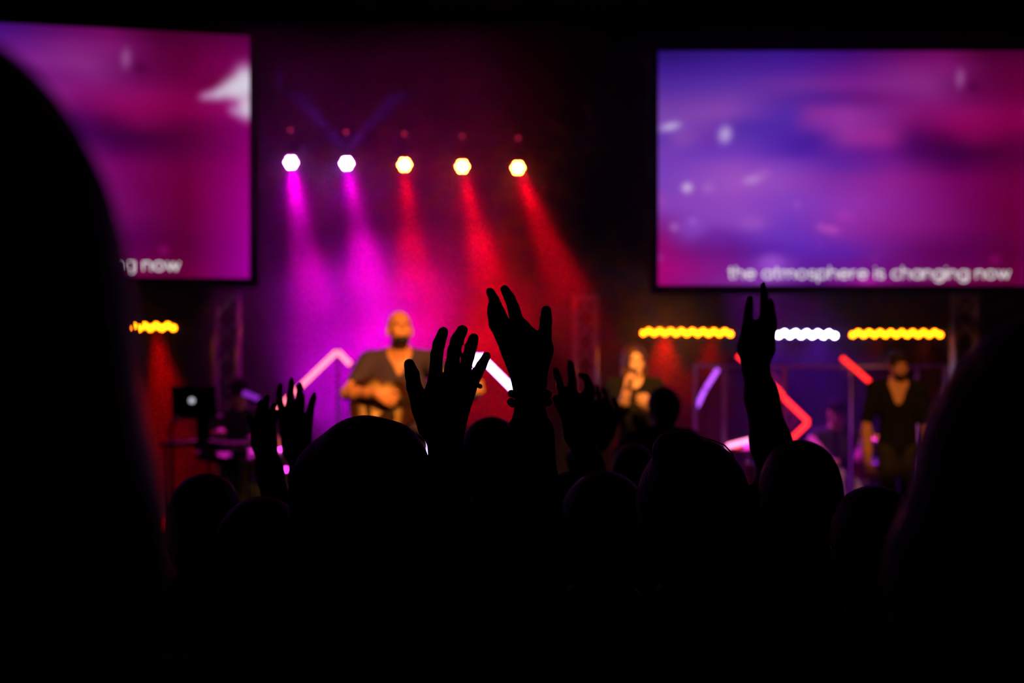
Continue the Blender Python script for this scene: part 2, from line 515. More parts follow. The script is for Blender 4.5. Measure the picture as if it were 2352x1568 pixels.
def make_screen(center_top_px, label, c, ang, drop_x):
    W, H = 3.52, 1.976
    c = Vector(c)
    rot = Matrix.Rotation(ang, 3, 'Z')
    U = rot @ Vector((1, 0, 0))
    Nn = rot @ Vector((0, -1, 0))            # towards the audience
    Z = Vector((0, 0, 1))
    t = thing('projection_screen', label, 'screen', c)
    fw = 0.075
    fr = MB()
    fr.box(c + Z * (H / 2 + fw / 2) - Nn * .02, (W + 2 * fw, .06, fw), rot)
    fr.box(c - Z * (H / 2 + fw / 2) - Nn * .02, (W + 2 * fw, .06, fw), rot)
    fr.box(c + U * (W / 2 + fw / 2) - Nn * .02, (fw, .06, H), rot)
    fr.box(c - U * (W / 2 + fw / 2) - Nn * .02, (fw, .06, H), rot)
    obj('frame', fr, BLACK_PAINT, t)
    obj('back_panel', MB().box(c - Nn * .03, (W, .03, H), rot), BLACK_PAINT, t)
    nx, ny = 176, 100
    uu, vv = np.meshgrid(np.linspace(0, 1, nx + 1), np.linspace(0, 1, ny + 1))
    uf, vf = uu.ravel(), vv.ravel()
    m = MB()
    m.v = [tuple(c + U * ((a - .5) * W) + Z * ((.5 - b) * H)) for a, b in zip(uf, vf)]
    m.f = [(j * (nx + 1) + i, (j + 1) * (nx + 1) + i, (j + 1) * (nx + 1) + i + 1, j * (nx + 1) + i + 1) for j in range(ny) for i in range(nx)]
    o = obj('picture_surface', m, SCREEN_MAT, t)
    col = screen_image(uf, vf, (ny + 1, nx + 1)).reshape(ny + 1, nx + 1, 3)
    for _ in range(2):                                   # soft, like the cloud picture
        col = np.pad(col, ((1, 1), (1, 1), (0, 0)), 'edge')
        col = (col[:-2, 1:-1] + col[2:, 1:-1] + col[1:-1, :-2] + col[1:-1, 2:] + 2 * col[1:-1, 1:-1]) / 6
    col = srgb(col).reshape(-1, 3)
    at = o.data.color_attributes.new('picture', 'FLOAT_COLOR', 'POINT')
    at.data.foreach_set('color', np.concatenate([col, np.ones((len(col), 1))], 1).astype(np.float32).ravel())
    words = lettering('the atmosphere is changing now')
    width = words[-1][1]
    xh = 0.0660
    sc = 2.37 / width
    x0 = -2.37 / 2 + .018
    y0 = -H / 2 + 0.058
    for strokes, _ in words:
      tm = MB()
      for s in strokes:
        for (ax, ay), (bx, by) in zip(s[:-1], s[1:]):
            a = c + U * (x0 + ax * sc) + Z * (y0 + ay * xh) + Nn * .006
            b = c + U * (x0 + bx * sc) + Z * (y0 + by * xh) + Nn * .006
            dv = (b - a).normalized()
            pv = dv.cross(Nn).normalized() * .0062
            e = dv * .003
            tm.add([a - e - pv, b + e - pv, b + e + pv, a - e + pv], [(0, 1, 2, 3)])
      obj('lyric_word', tm, TEXT_MAT, t)['kind'] = 'stuff'
    for k in (-1, 1):
        p = c + U * (k * W * .33) - Nn * .035 + Z * (H / 2)
        obj('hanging_pole', MB().cyl(p, (p.x, p.y, ZC), .02), BLACK_METAL, t)
    return t


_d = 12.0
make_screen(None, 'projection screen hung flat, beside the drum shield, its whole lyric line in view', P(1991, 386, _d), 0, 0)
_e = P(573, 361, 11.6)                    # right edge of the left screen
_dir = Vector((1.86, .48, 0)).normalized()
make_screen(None, 'projection screen turned inward above the laptop, only the end of its lyric in view', _e - _dir * 1.76, math.atan2(.48, 1.86), 0)


# ------------------------------------------------------------------ totem trusses
def truss(label, px, d, top_py, width=.235, turn=0):
    b = P(px, 784, d)
    b.z = STAGE_Z
    top = CAM_Z - (top_py - 784) / F * d
    t = thing('truss_tower', label, 'truss', b, 'aluminium truss towers on the stage')
    rot = Matrix.Rotation(turn, 3, 'Z')
    h = width / 2 - .02
    cor = [b + rot @ Vector((i * h, j * h, 0)) for i, j in ((-1, -1), (1, -1), (1, 1), (-1, 1))]
    z0, z1 = STAGE_Z + .012, top - .012
    for c in cor:
        obj('chord', MB().cyl((c.x, c.y, z0), (c.x, c.y, z1), .021, n=10), ALU, t, smooth=True)
    n = int(round((z1 - z0) / .23))
    st = (z1 - z0) / n
    for s in range(4):
        a, c = cor[s], cor[(s + 1) % 4]
        for i in range(n):
            p, q = (a, c) if (i + s) % 2 == 0 else (c, a)
            obj('brace', MB().cyl((p.x, p.y, z0 + i * st), (q.x, q.y, z0 + (i + 1) * st), .009, n=6), ALU, t)
        for zz in (z0 + .03, z1 - .03):
            obj('cross_bar', MB().cyl((a.x, a.y, zz), (c.x, c.y, zz), .016, n=8), ALU, t)
    obj('base_plate', MB().box((b.x, b.y, STAGE_Z + .006), (width + .25, width + .25, .012), rot), BLACK_METAL, t)
    obj('top_plate', MB().box((b.x, b.y, top - .006), (width + .03, width + .03, .012), rot), BLACK_METAL, t)
    return t


truss('slim aluminium truss tower standing behind the keyboard player', 521, 12.5, 668, turn=.12)
truss('slim aluminium truss tower between the guitarist and the singer', 1345, 13.3, 672, turn=-.1)
truss('slim aluminium truss tower behind the person in the low-necked shirt', 2218, 12.6, 668, turn=-.15)

# ------------------------------------------------------------------ overhead pipe with five par lamps
PAR_D = 14.2
pa, pb = P(600, 290, PAR_D + .1), P(1260, 314, PAR_D + .1)
t = thing('lighting_pipe', 'black overhead lighting pipe carrying five par lamps', 'pipe', (pa + pb) / 2)
obj('pipe', MB().cyl(pa, pb, .025), BLACK_METAL, t)
for f_ in (.06, .94):
    p = pa.lerp(pb, f_)
    obj('drop_pole', MB().cyl(p, (p.x, p.y, ZC), .018), BLACK_METAL, t)

LED_MAG = emit('led_magenta', (1.0, 0.16, 0.95), 210, False)
LED_RED = emit('led_red', (1.0, 0.085, 0.013), 330, False)
RED_DOT = emit('dim_red_glow', (1.0, 0.03, 0.12), .5, False)
LENS = mat('dark_lens_plate', (.02, .02, .022), .2)
ledme = {}


def led_mesh(r, m):
    k = (r, m.name)
    if k not in ledme:
        b = MB().lathe((0, 0, 0), [(r, 0), (r * .95, r * .35), (r * .6, r * .7), (0.0, r * .8)], (0, 0, 1), 10)
        me = bpy.data.meshes.new('led')
        me.from_pydata(b.v, [], b.f)
        me.materials.append(m)
        ledme[k] = me
    return ledme[k]


def led(parent, base, p, nrm, r, m):
    o = bpy.data.objects.new('led', led_mesh(r, m))
    COL.objects.link(o)
    o.parent = parent
    o.location = p - base
    o.rotation_euler = Vector(nrm).to_track_quat('Z', 'Y').to_euler()
    return o


PARS = [(668, 374, 'magenta', (690, 520), 'at the end nearest the lyric screen turned inward', 1.15),
        (796, 376, 'magenta', (822, 520), 'next to the red lamps', .8),
        (929, 379, 'red', (942, 520), 'next to the magenta lamps', .55),
        (1062, 383, 'red', (1092, 520), 'between two other red lamps', .6),
        (1190, 386, 'red', (1238, 510), 'at the outer red end of the pipe', .62)]
for px, py, colr, (tx, ty), where, pw in PARS:
    c = P(px, py, PAR_D)
    tgt = P(tx, ty, PAR_D - .95)
    # the beam drops steeply and leans out over the stage
    ax = (tgt - c).normalized()
    face = (Vector((0, -1, 0)) * .9 + ax * .5).normalized()
    t = thing('par_lamp', 'round LED par lamp glowing %s, %s' % (colr, where), 'stage light', c, 'par lamps on the overhead pipe')
    back = c - face * .14
    obj('can', MB().lathe(back - face * .04, [(.045, 0), (.085, .03), (.095, .06), (.095, .165), (.088, .165), (.088, .15)], face, 20), BLACK_METAL, t, smooth=False)
    obj('lens_plate', MB().lathe(c - face * .035, [(.088, 0), (.088, .006)], face, 20), LENS, t)
    side = Vector((1, 0, 0))
    up = P(px, 300 + (px - 668) * .036, PAR_D + .1)
    y = MB()
    mid = c - face * .10
    for k in (-1, 1):
        y.tube([mid + side * (k * .098), mid + side * (k * .112) + Vector((0, 0, .05)), Vector((mid.x + k * .112, up.y, up.z - .06))], .008, 6)
    y.cyl(Vector((mid.x - .115, up.y, up.z - .06)), Vector((mid.x + .115, up.y, up.z - .06)), .008, n=6)
    obj('yoke', y, BLACK_METAL, t)
    obj('clamp', MB().box(up - Vector((0, 0, .02)), (.05, .07, .09)), BLACK_METAL, t)
    obj('red_dot', MB().ball(up + Vector((0, -.045, -.0)), .018, 8, 6), RED_DOT, t)  # small dim red glowing ball at the clamp
    lm = LED_MAG if colr == 'magenta' else LED_RED
    up2 = face.orthogonal().normalized()
    si2 = face.cross(up2)
    for k in range(7):
        q = c - face * .028
        if k:
            a = math.radians(60 * k + 15)
            q = q + (up2 * math.cos(a) + si2 * math.sin(a)) * .042
        led(t, c, q, face, .0155, lm)
    spot('par_beam', c + ax * .03, tgt, MAG if colr == 'magenta' else RED, (3300 if colr == 'magenta' else 4000) * pw, 12, .7, .05)
    spot('par_field', c + ax * .03, tgt + Vector((0, 0, -.5)), (.8, 0, 1) if colr == 'magenta' else RED, 75 if colr == 'magenta' else 45, 50, 1.0, .05)

# unseen fill spots added at floor level upstage to brighten the cloud from below
spot('cloud_fill', (-1.75, 14.5, .32), (-1.65, 13.1, 1.75), (.75, 0, 1.0), 700, 40, 1.0, .08)
spot('cloud_fill', (-1.05, 14.5, .32), (-1.1, 13.1, 1.85), (1.0, 0, .7), 1000, 40, 1.0, .08)
spot('cloud_fill', (.05, 14.5, .32), (-.35, 13.1, 1.8), RED, 950, 42, 1.0, .08)
# two faint blue beams crossing above the magenta lamps
for tx in (640, 960):
    q = P(796, 345, PAR_D + .35)
    spot('blue_beam', q, P(tx, 170, PAR_D), BLUE, 800, 14, .6, .03)


# ------------------------------------------------------------------ LED battens
LED_AMB = emit('led_amber', (1.0, 0.17, 0.002), 24, False)
LED_COOL = emit('led_cool_white', (.55, .42, 1.0), 46, False)


def batten(label, x0, x1, py0, py1, d, led_mat, lamp, power, aim, angle=80):
    a, b = P(x0, py0, d), P(x1, py1, d)
    c = (a + b) / 2
    t = thing('led_batten', label, 'stage light', c, 'LED battens')
    ax = (b - a).normalized()
    rot = Matrix((ax, Vector((0, 1, 0)), ax.cross(Vector((0, 1, 0))))).transposed()
    Ln = (b - a).length
    obj('housing', MB().box(c + Vector((0, .055, 0)), (Ln + .05, .07, .085), rot), BLACK_METAL, t)
    for k in (-1, 1):
        obj('end_cap', MB().box(c + ax * (k * (Ln / 2 + .03)) + Vector((0, .05, 0)), (.012, .085, .095), rot), BLACK_METAL, t)
    n = max(4, int(round(Ln / .052)))
    for i in range(n):
        q = a.lerp(b, (i + .5) / n) + Vector((0, .012, .011 if i % 2 else -.011))
        led(t, c, q, (0, -1, 0), .022, led_mat)
    for k in (-.35, .35):
        p = c + ax * (k * Ln) + Vector((0, .055, 0))
        obj('stand_pole', MB().cyl((p.x, p.y, STAGE_Z + .012), (p.x, p.y, p.z - .03), .012, n=8), BLACK_METAL, t)
        obj('stand_foot', MB().box((p.x, p.y, STAGE_Z + .006), (.26, .26, .012)), BLACK_METAL, t)
    for k in (-.25, .25):
        p = c + ax * (k * Ln) + Vector((0, -.05, -.02))
        spot('batten_beam', p, p + Vector(aim), lamp, power, angle, .7, .06)
    return t


batten('amber LED batten above the singer', 1472, 1684, 762, 764, 13.5, LED_AMB, (1, .004, .003), 110, (0, -.35, -1), 70)
batten('cool white LED batten over the drum shield', 1706, 1924, 766, 768, 13.5, LED_COOL, (.14, .01, 1), 70, (0, -.45, -1), 110)
batten('amber LED batten above the person in the low-necked shirt', 1953, 2166, 766, 766, 13.5, LED_AMB, (1, .012, .003), 20, (0, -.35, -1), 70)
batten('amber LED batten behind the laptop', 232, 404, 752, 750, 12.8, LED_AMB, (1, .0, .0), 950, (.18, -.24, -1), 38)


# ------------------------------------------------------------------ LED stick sculptures
def stick(label, pts, m, d, group='zigzag LED sticks on stands'):
    q = [P(x, y, d) for x, y in pts]
    lo = min(q, key=lambda p: p.z)
    mid = q[len(q) // 2]
    b = Vector((mid.x, mid.y + .05, STAGE_Z))
    t = thing('led_stick', label, 'light stick', b, group)
    for i in range(len(q) - 1):
        a, c = q[i], q[i + 1]
        dv = (c - a).normalized()
        obj('diffuser_tube', MB().cyl(a + dv * .006, c - dv * .006, .019, n=10), m, t, smooth=False)
        obj('channel', MB().cyl(a + Vector((0, .026, 0)), c + Vector((0, .026, 0)), .012, n=6), BLACK_METAL, t)
    for p in q:
        obj('joint', MB().ball(p + Vector((0, .022, 0)), .016, 8, 6), BLACK_METAL, t)
    obj('stand_pole', MB().cyl((b.x, b.y, STAGE_Z + .012), (b.x, b.y, mid.z), .009, n=8), BLACK_METAL, t)
    obj('stand_foot', MB().cyl((b.x, b.y, STAGE_Z), (b.x, b.y, STAGE_Z + .015), .12, .11, 16), BLACK_METAL, t)
    return t


PINK = emit('stick_pink', (1.0, .15, .24), 3.2)
REDS = emit('stick_red', (1.0, .016, .022), 3.6)
REDS2 = emit('stick_deep_red', (1.0, .016, .014), 3.0)
COOL = emit('stick_cool_white', (.52, .32, 1.0), 15.0)
PURP = emit('stick_purple', (.55, .09, 1.0), 2.1)
DIMP = emit('stick_dim_purple', (.42, .03, .85), .62)
stick('pink glowing LED stick bent to a peak behind the guitarist', [(632, 943), (775, 806), (806, 838)], PINK, 10.98)
stick('cool white LED stick bent to a peak behind the raised hands', [(994, 1062), (977, 998), (1052, 862), (1101, 816), (1215, 930)], COOL, 10.98)
stick('purple glowing LED stick leaning inside the drum shield', [(1600, 935), (1620, 893), (1650, 846)], PURP, 12.5)
stick('red LED stick bent back on itself before the drum shield', [(1693, 815), (1792, 899), (1799, 912), (1858, 969), (1815, 1010)], REDS, 11.2)
stick('red LED stick slanting beside the head of the person in the low-necked shirt', [(1932, 820), (1963, 846), (2008, 886)], REDS2, 11.2)
stick('dim purple LED stick in front of the capped keyboard player', [(557, 901), (596, 916)], DIMP, 11.0)
stick('pink-white glowing bar lying low among the drums', [(1668, 1025), (1732, 1008)], emit('stick_pale_pink', (1.0, .22, .45), 4.5), 11.7)  # pale pink glowing bar beside the cymbal


# ------------------------------------------------------------------ bodies: smooth blended shapes meshed as one skin
class Sdf:
    def __init__(self):
        self.add, self.sub, self.half = [], [], []

    def cone(self, a, b, r1, r2=None, k=.02):
        self.add.append(('c', np.array(a, float), np.array(b, float), r1, r1 if r2 is None else r2, k))
        return self

    def chain(self, pts, radii, k=.02):
        for i in range(len(pts) - 1):
            self.cone(pts[i], pts[i + 1], radii[i], radii[i + 1], k)
        return self

    def ell(self, c, r, rot=None, k=.02):
        self.add.append(('e', np.array(c, float), np.array(r, float), np.eye(3) if rot is None else np.array(rot, float), k))
        return self

    def cut_ell(self, c, r, rot=None, k=.01):
        self.sub.append(('e', np.array(c, float), np.array(r, float), np.eye(3) if rot is None else np.array(rot, float), k))
        return self

    def cut_cone(self, a, b, r1, r2, k=.01):
        self.sub.append(('c', np.array(a, float), np.array(b, float), r1, r2, k))
        return self

    def keep(self, point, normal):
        """keep only the side the normal points away from"""
        self.half.append((np.array(point, float), np.array(normal, float)))
        return self


def prim_box(p):
    if p[0] == 'c':
        r = max(p[3], p[4])
        return np.minimum(p[1], p[2]) - r, np.maximum(p[1], p[2]) + r
    e = np.sqrt(((p[3] * p[2][None, :]) ** 2).sum(1))
    return p[1] - e, p[1] + e


def prim_dist(p, X, Y, Z):
    if p[0] == 'c':
        a, b = p[1], p[2]
        ba = b - a
        bb = float(ba @ ba) + 1e-12
        dx, dy, dz = X - a[0], Y - a[1], Z - a[2]
        t = np.clip((dx * ba[0] + dy * ba[1] + dz * ba[2]) / bb, 0, 1)
        return np.sqrt((dx - t * ba[0]) ** 2 + (dy - t * ba[1]) ** 2 + (dz - t * ba[2]) ** 2) - (p[3] + t * (p[4] - p[3]))
    c, r, R = p[1], p[2], p[3]
    dx, dy, dz = X - c[0], Y - c[1], Z - c[2]
    q = [(dx * R[0, i] + dy * R[1, i] + dz * R[2, i]) / r[i] for i in range(3)]
    k0 = np.sqrt(q[0] ** 2 + q[1] ** 2 + q[2] ** 2)
    k1 = np.sqrt((q[0] / r[0]) ** 2 + (q[1] / r[1]) ** 2 + (q[2] / r[2]) ** 2) + 1e-9
    return k0 * (k0 - 1) / k1


def sdf_mesh(name, S, h):
    lo = np.min([prim_box(p)[0] for p in S.add], 0) - 3 * h
    hi = np.max([prim_box(p)[1] for p in S.add], 0) + 3 * h
    n = np.ceil((hi - lo) / h).astype(int) + 1
    ax = [(lo[i] + np.arange(n[i]) * h).astype(np.float32) for i in range(3)]
    G = np.full(n, 0.2, np.float32)

    def window(p, pad):
        a, b = prim_box(p)
        i0 = np.clip(np.floor((a - pad - lo) / h).astype(int), 0, n)
        i1 = np.clip(np.ceil((b + pad - lo) / h).astype(int) + 1, 0, n)
        return tuple(slice(u, v) for u, v in zip(i0, i1))

    for p in S.add:
        k = max(p[-1], 1e-4)
        sl = window(p, k + 2.5 * h)
        if any(q.start >= q.stop for q in sl):
            continue
        d = prim_dist(p, ax[0][sl[0]][:, None, None], ax[1][sl[1]][None, :, None], ax[2][sl[2]][None, None, :])
        g = G[sl]
        e = np.maximum(k - np.abs(g - d), 0) / k
        G[sl] = np.minimum(g, d) - e * e * k * .25
    for p in S.sub:
        k = max(p[-1], 1e-4)
        sl = window(p, k + 2.5 * h)
        if any(q.start >= q.stop for q in sl):
            continue
        d = -prim_dist(p, ax[0][sl[0]][:, None, None], ax[1][sl[1]][None, :, None], ax[2][sl[2]][None, None, :])
        g = G[sl]
        e = np.maximum(k - np.abs(g - d), 0) / k
        G[sl] = np.maximum(g, d) + e * e * k * .25
    for pt, nr in S.half:
        d = (ax[0][:, None, None] - pt[0]) * nr[0] + (ax[1][None, :, None] - pt[1]) * nr[1] + (ax[2][None, None, :] - pt[2]) * nr[2]
        G = np.maximum(G, d.astype(np.float32))
    ins = G < 0
    cnt = sum(ins[i:n[0] - 1 + i, j:n[1] - 1 + j, k:n[2] - 1 + k].astype(np.int8) for i in (0, 1) for j in (0, 1) for k in (0, 1))
    act = (cnt > 0) & (cnt < 8)
    idx = np.argwhere(act)
    cid = np.full(act.shape, -1, np.int32)
    cid[act] = np.arange(len(idx))
    cor = [(i, j, k) for i in (0, 1) for j in (0, 1) for k in (0, 1)]
    val = np.stack([G[idx[:, 0] + i, idx[:, 1] + j, idx[:, 2] + k] for i, j, k in cor], 1)
    acc = np.zeros((len(idx), 3))
    num = np.zeros(len(idx))
    for a in range(8):
        for b in range(a + 1, 8):
            if sum(x != y for x, y in zip(cor[a], cor[b])) != 1:
                continue
            m = (val[:, a] < 0) != (val[:, b] < 0)
            t = np.where(m, val[:, a] / np.where(m, val[:, a] - val[:, b], 1), 0)
            pos = np.array(cor[a])[None, :] + t[:, None] * (np.array(cor[b]) - np.array(cor[a]))[None, :]
            acc += pos * m[:, None]
            num += m
    vert = lo + (idx + acc / np.maximum(num, 1)[:, None]) * h
    quads = []
    for d in range(3):
        e1, e2 = (d + 1) % 3, (d + 2) % 3
        s0 = [slice(None)] * 3
        s1 = [slice(None)] * 3
        s0[d], s1[d] = slice(0, -1), slice(1, None)
        A, B = ins[tuple(s0)], ins[tuple(s1)]
        w_ = np.argwhere(A != B)
        w_ = w_[(w_[:, e1] > 0) & (w_[:, e2] > 0) & (w_[:, e1] < n[e1] - 1) & (w_[:, e2] < n[e2] - 1)]
        flip = A[w_[:, 0], w_[:, 1], w_[:, 2]]

        def cell(o1, o2):
            q = w_.copy()
            q[:, e1] -= o1
            q[:, e2] -= o2
            return cid[q[:, 0], q[:, 1], q[:, 2]]
        q = np.stack([cell(1, 1), cell(0, 1), cell(0, 0), cell(1, 0)], 1)
        q[~flip] = q[~flip][:, ::-1]
        quads.append(q)
    quads = np.concatenate(quads)
    quads = quads[(quads >= 0).all(1)]
    return vert, quads


def sdf_obj(name, S, h, material, parent=None, loc=None):
    v, q = sdf_mesh(name, S, h)
    base = origin(parent) if parent is not None else Vector((0, 0, 0))
    loc = base if loc is None else Vector(loc)
    v = v - np.array(loc)[None, :]
    me = bpy.data.meshes.new(name)
    me.vertices.add(len(v))
    me.vertices.foreach_set('co', v.astype(np.float32).ravel())
    me.loops.add(len(q) * 4)
    me.loops.foreach_set('vertex_index', q.astype(np.int32).ravel())
    me.polygons.add(len(q))
    me.polygons.foreach_set('loop_start', np.arange(0, len(q) * 4, 4, dtype=np.int32))
    me.update(calc_edges=True)
    me.shade_smooth()
    return link(name, me, material, parent, loc - base)


def elbow_ik(s, w_, l1, l2, pole):
    d = w_ - s
    L_ = min(d.length, (l1 + l2) * .999)
    a = (l1 * l1 - l2 * l2 + L_ * L_) / (2 * L_)
    hgt = math.sqrt(max(l1 * l1 - a * a, 0))
    u = d.normalized()
    p = Vector(pole)
    p = (p - u * p.dot(u)).normalized()
    return s + u * a + p * hgt


def hand_free(S, wrist, along, palm, side, curl=.5, s=1.0, thumb_in=.2):
    """palm, four fingers and thumb; `palm` is the way the palm looks, side +1 thumb towards along x palm"""
    u = Vector(along).normalized()
    n = Vector(palm)
    n = (n - u * n.dot(u)).normalized()
    l = u.cross(n).normalized() * side            # towards the thumb
    W = Vector(wrist)
    for i, (o, ln, r) in enumerate(((.033, .072, .0088), (.011, .081, .0090), (-.011, .075, .0086), (-.032, .058, .0076))):
        kn = W + u * (.088 - abs(o + -.005) * .25) * s + l * (o * s)
        S.cone(W + u * .012 * s + l * (o * .55 * s), kn, .0165 * s, .0125 * s, .016)
        p = kn
        ang = 0.0
        for j, f in enumerate((.46, .30, .24)):
            ang += curl * (.75 if j == 0 else 1.0) * (1 + .08 * i)
            q = p + (u * math.cos(ang) + n * math.sin(ang)) * ln * f * s
            S.cone(p, q, r * s * (1.08 - .1 * j), r * s * (1.0 - .1 * j), .005)
            p = q
    b = W + u * .022 * s + l * .026 * s
    m = b + (u * .75 + l * .65 + n * thumb_in * 1.6).normalized() * .045 * s
    e = m + (u * .95 + l * (.35 - thumb_in) + n * thumb_in * 2.0).normalized() * .033 * s
    f = e + (u * 1.0 + l * (.1 - thumb_in) + n * thumb_in * 2.2).normalized() * .026 * s
    S.cone(b, m, .0165 * s, .0125 * s, .012).cone(m, e, .0115 * s, .0105 * s, .006).cone(e, f, .0103 * s, .0085 * s, .005)


def hand_px(S, d, wrist, fingers, palm, wr=.026):
    """hand whose joints are read off the photograph: points (px, py[, extra depth]) and radii in mm"""
    def Q(t):
        return P(t[0], t[1], d + (t[2] if len(t) > 2 else 0))
    W = Q(wrist)
    for a, b, r1, r2 in palm:
        S.cone(Q(a), Q(b), r1 / 1000, r2 / 1000, .012)
    for pts, radii in fingers:
        S.chain([Q(p) for p in pts], [r / 1000 for r in radii], .003)
    return W


def person(label, px, top, d, floor=0.0, yaw=0.0, voxel=.009, arms=None, hair='short', hair_mat=None, shirt_mat=None, legs_mat=None,
           skin=None, sleeve=.7, head=(0, 0, 0), group=None, neck='crew', seated=False, width=1.0, female=False, headshift=(0, 0, 0), lean=0.0, eyes=False, H=None, hair_blobs=()):
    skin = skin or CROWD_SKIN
    hair_mat = hair_mat or HAIR_BLACK
    shirt_mat = shirt_mat or CLOTH_BLACK
    legs_mat = legs_mat or DENIM
    arms = arms or {}
    zt = CAM_Z - (top - 784) / F * d
    base = P(px, 784, d)
    base.z = floor
    Hs = zt - floor
    H = H or Hs
    dz = Hs - H                                    # a seated figure is lowered
    s = H / 1.75
    Rz = Matrix.Rotation(yaw, 3, 'Z')

    def T(x, y, z):
        ly = y - lean * max(0, z - .5 * H)
        return base + Rz @ Vector((x, ly, z + dz))

    R3 = np.array(Rz)
    wd = width * (0.92 if female else 1.0)
    S = Sdf()
    # torso
    torso = []
    chest = ((0, -.005, .725 * H), (.155 * s * wd, .108 * s, .165 * s))
    belly = ((0, 0, .60 * H), ((.118 if female else .138) * s * wd, .098 * s, .15 * s))
    pelv = ((0, -.005, .515 * H), ((.162 if female else .152) * s * wd, .112 * s, .115 * s))
    sh = {k: T(i * .168 * s * wd, -.01, .812 * H) for k, i in (('L', -1), ('R', 1))}
    for c, r in (chest, belly, pelv):
        S.ell(T(*c), r, R3, .06)
    S.cone(sh['L'], sh['R'], .058 * s, .058 * s, .05)
    nb = T(0, -.022, .845 * H)
    S.cone(nb, sh['L'], .048 * s, .05 * s, .05).cone(nb, sh['R'], .048 * s, .05 * s, .05)
    # head
    Hr = (Euler((head[1], head[2], 0)).to_matrix())
    Rh = Rz @ Matrix.Rotation(head[0], 3, 'Z') @ Hr
    hc = T(headshift[0], headshift[1] + .01, H - .122 * s + headshift[2])
    Rn = np.array(Rh)

    def Hd(x, y, z):
        return hc + Rh @ Vector((x * s, y * s, z * s))
    fw = .95 if female else 1.0
    S.cone(T(0, -.02, .83 * H), Hd(0, -.015, -.06), .060 * s * fw, .054 * s * fw, .035)
    S.ell(Hd(0, -.008, .032), np.array((.074, .095, .090)) * s, Rn, .02)
    S.ell(Hd(0, .030, -.040), np.array((.058 * fw, .062, .080)) * s, Rn, .025)
    S.ell(Hd(0, .066, -.100), np.array((.026, .022, .018)) * s, Rn, .02)
    S.ell(Hd(0, .080, .030), np.array((.050, .012, .012)) * s, Rn, .014)
    S.cone(Hd(0, .090, .012), Hd(0, .112, -.022), .008 * s, .0125 * s, .010)
    S.ell(Hd(0, .086, -.060), np.array((.024, .012, .009)) * s, Rn, .008)
    for i in (-1, 1):
        S.ell(Hd(i * .076, -.006, -.010), np.array((.010, .022, .032)) * s, Rn, .008)
        S.ell(Hd(i * .040, .070, -.025), np.array((.022, .020, .018)) * s, Rn, .02)
        S.cut_ell(Hd(i * .031, .098, .010), np.array((.017, .012, .010)) * s, Rn, .010)
    # legs
    leg_pts = {}
    for k, i in (('L', -1), ('R', 1)):
        hip = T(i * .085 * s, 0, .505 * H)
        if seated:
            kn = T(i * .17 * s, .40 * s, .505 * H - .03)
            an = base + Rz @ Vector((i * .19 * s, .36 * s, .09))
        else:
            kn = T(i * .095 * s, .012, .285 * H)
            an = base + Rz @ Vector((i * .10 * s, -.012, .085))
        leg_pts[k] = (hip, kn, an)
        S.cone(hip, kn, .082 * s, .056 * s, .04).cone(kn, an, .055 * s, .038 * s, .03)
        calf = kn.lerp(an, .32) + Rz @ Vector((0, -.022 * s, 0))
        S.cone(kn, calf, .045 * s, .050 * s, .03).cone(calf, an, .050 * s, .036 * s, .03)
        S.cone(an + Vector((0, 0, -.045)), an + Rz @ Vector((i * .02, .13 * s, -.052)), .034, .028, .03)
    # arms
    arm_pts = {}
    l1, l2 = .172 * H * 1.02, .150 * H
    for k, i in (('L', -1), ('R', 1)):
        a = arms.get(k)
        sp = sh[k]
        if a is None:
            wr = T(i * .235 * s * wd, .03, .49 * H)
            el = elbow_ik(sp, wr, l1, l2, Rz @ Vector((i * .4, -1, 0)))
            hand_free(S, wr, (el - wr) * -1, Rz @ Vector((-i, 0, 0)), i, .35, s)
            S.chain([sp, sp.lerp(el, .45), el], [.052 * s, .044 * s, .037 * s], .03)
            S.chain([el, el.lerp(wr, .3), wr], [.036 * s, .037 * s, .025 * s], .02)
            arm_pts[k] = (sp, el, wr)
            continue
        if a.get('lift'):
            sp = sp + Vector((0, 0, a['lift']))
            S.cone(nb, sp, .05 * s, .055 * s, .05)
        wr = Vector(a['wrist'])
        el = Vector(a['elbow']) if 'elbow' in a else elbow_ik(sp, wr, l1, l2, Vector(a.get('pole', (0, 1, -1))))
        wrad = a.get('wrad', .026)
        S.chain([sp, sp.lerp(el, .45), el], [.052 * s, .045 * s, .039 * s], .03)
        S.chain([el, el.lerp(wr, .28), el.lerp(wr, .72), wr], [.038 * s, a.get('frad', .041) * 1.0, a.get('frad', .041) * .80, wrad], .02)
        arm_pts[k] = (sp, el, wr)
        a['hand'](S, wr, el, s)
    if eyes is None:
        pass
    body = sdf_obj('person', S, voxel, skin, None, base)
    tag(body, label, 'person', group)
    cv = max(voxel, .010)
    # shirt
    C = Sdf()
    for c, r in (chest, belly, pelv):
        C.ell(T(*c), [q + .009 for q in r], R3, .06)
    C.cone(sh['L'], sh['R'], .067 * s, .067 * s, .05)
    C.cone(nb, sh['L'], .056 * s, .059 * s, .05).cone(nb, sh['R'], .056 * s, .059 * s, .05)
    for k in ('L', 'R'):
        sp, el, wr = arm_pts[k]
        f = min(sleeve, 1.0)
        C.chain([sp, sp.lerp(el, f * .5), sp.lerp(el, f)], [.064 * s, .060 * s, .056 * s], .04)
        if sleeve > 1:
            e2 = el.lerp(wr, sleeve - 1)
            C.chain([el, el.lerp(e2, .4), e2], [.054 * s, .050 * s, .040], .03)
    up = np.array(Rz @ Vector((0, 0, 1)))
    C.keep(T(0, 0, .475 * H), -up)
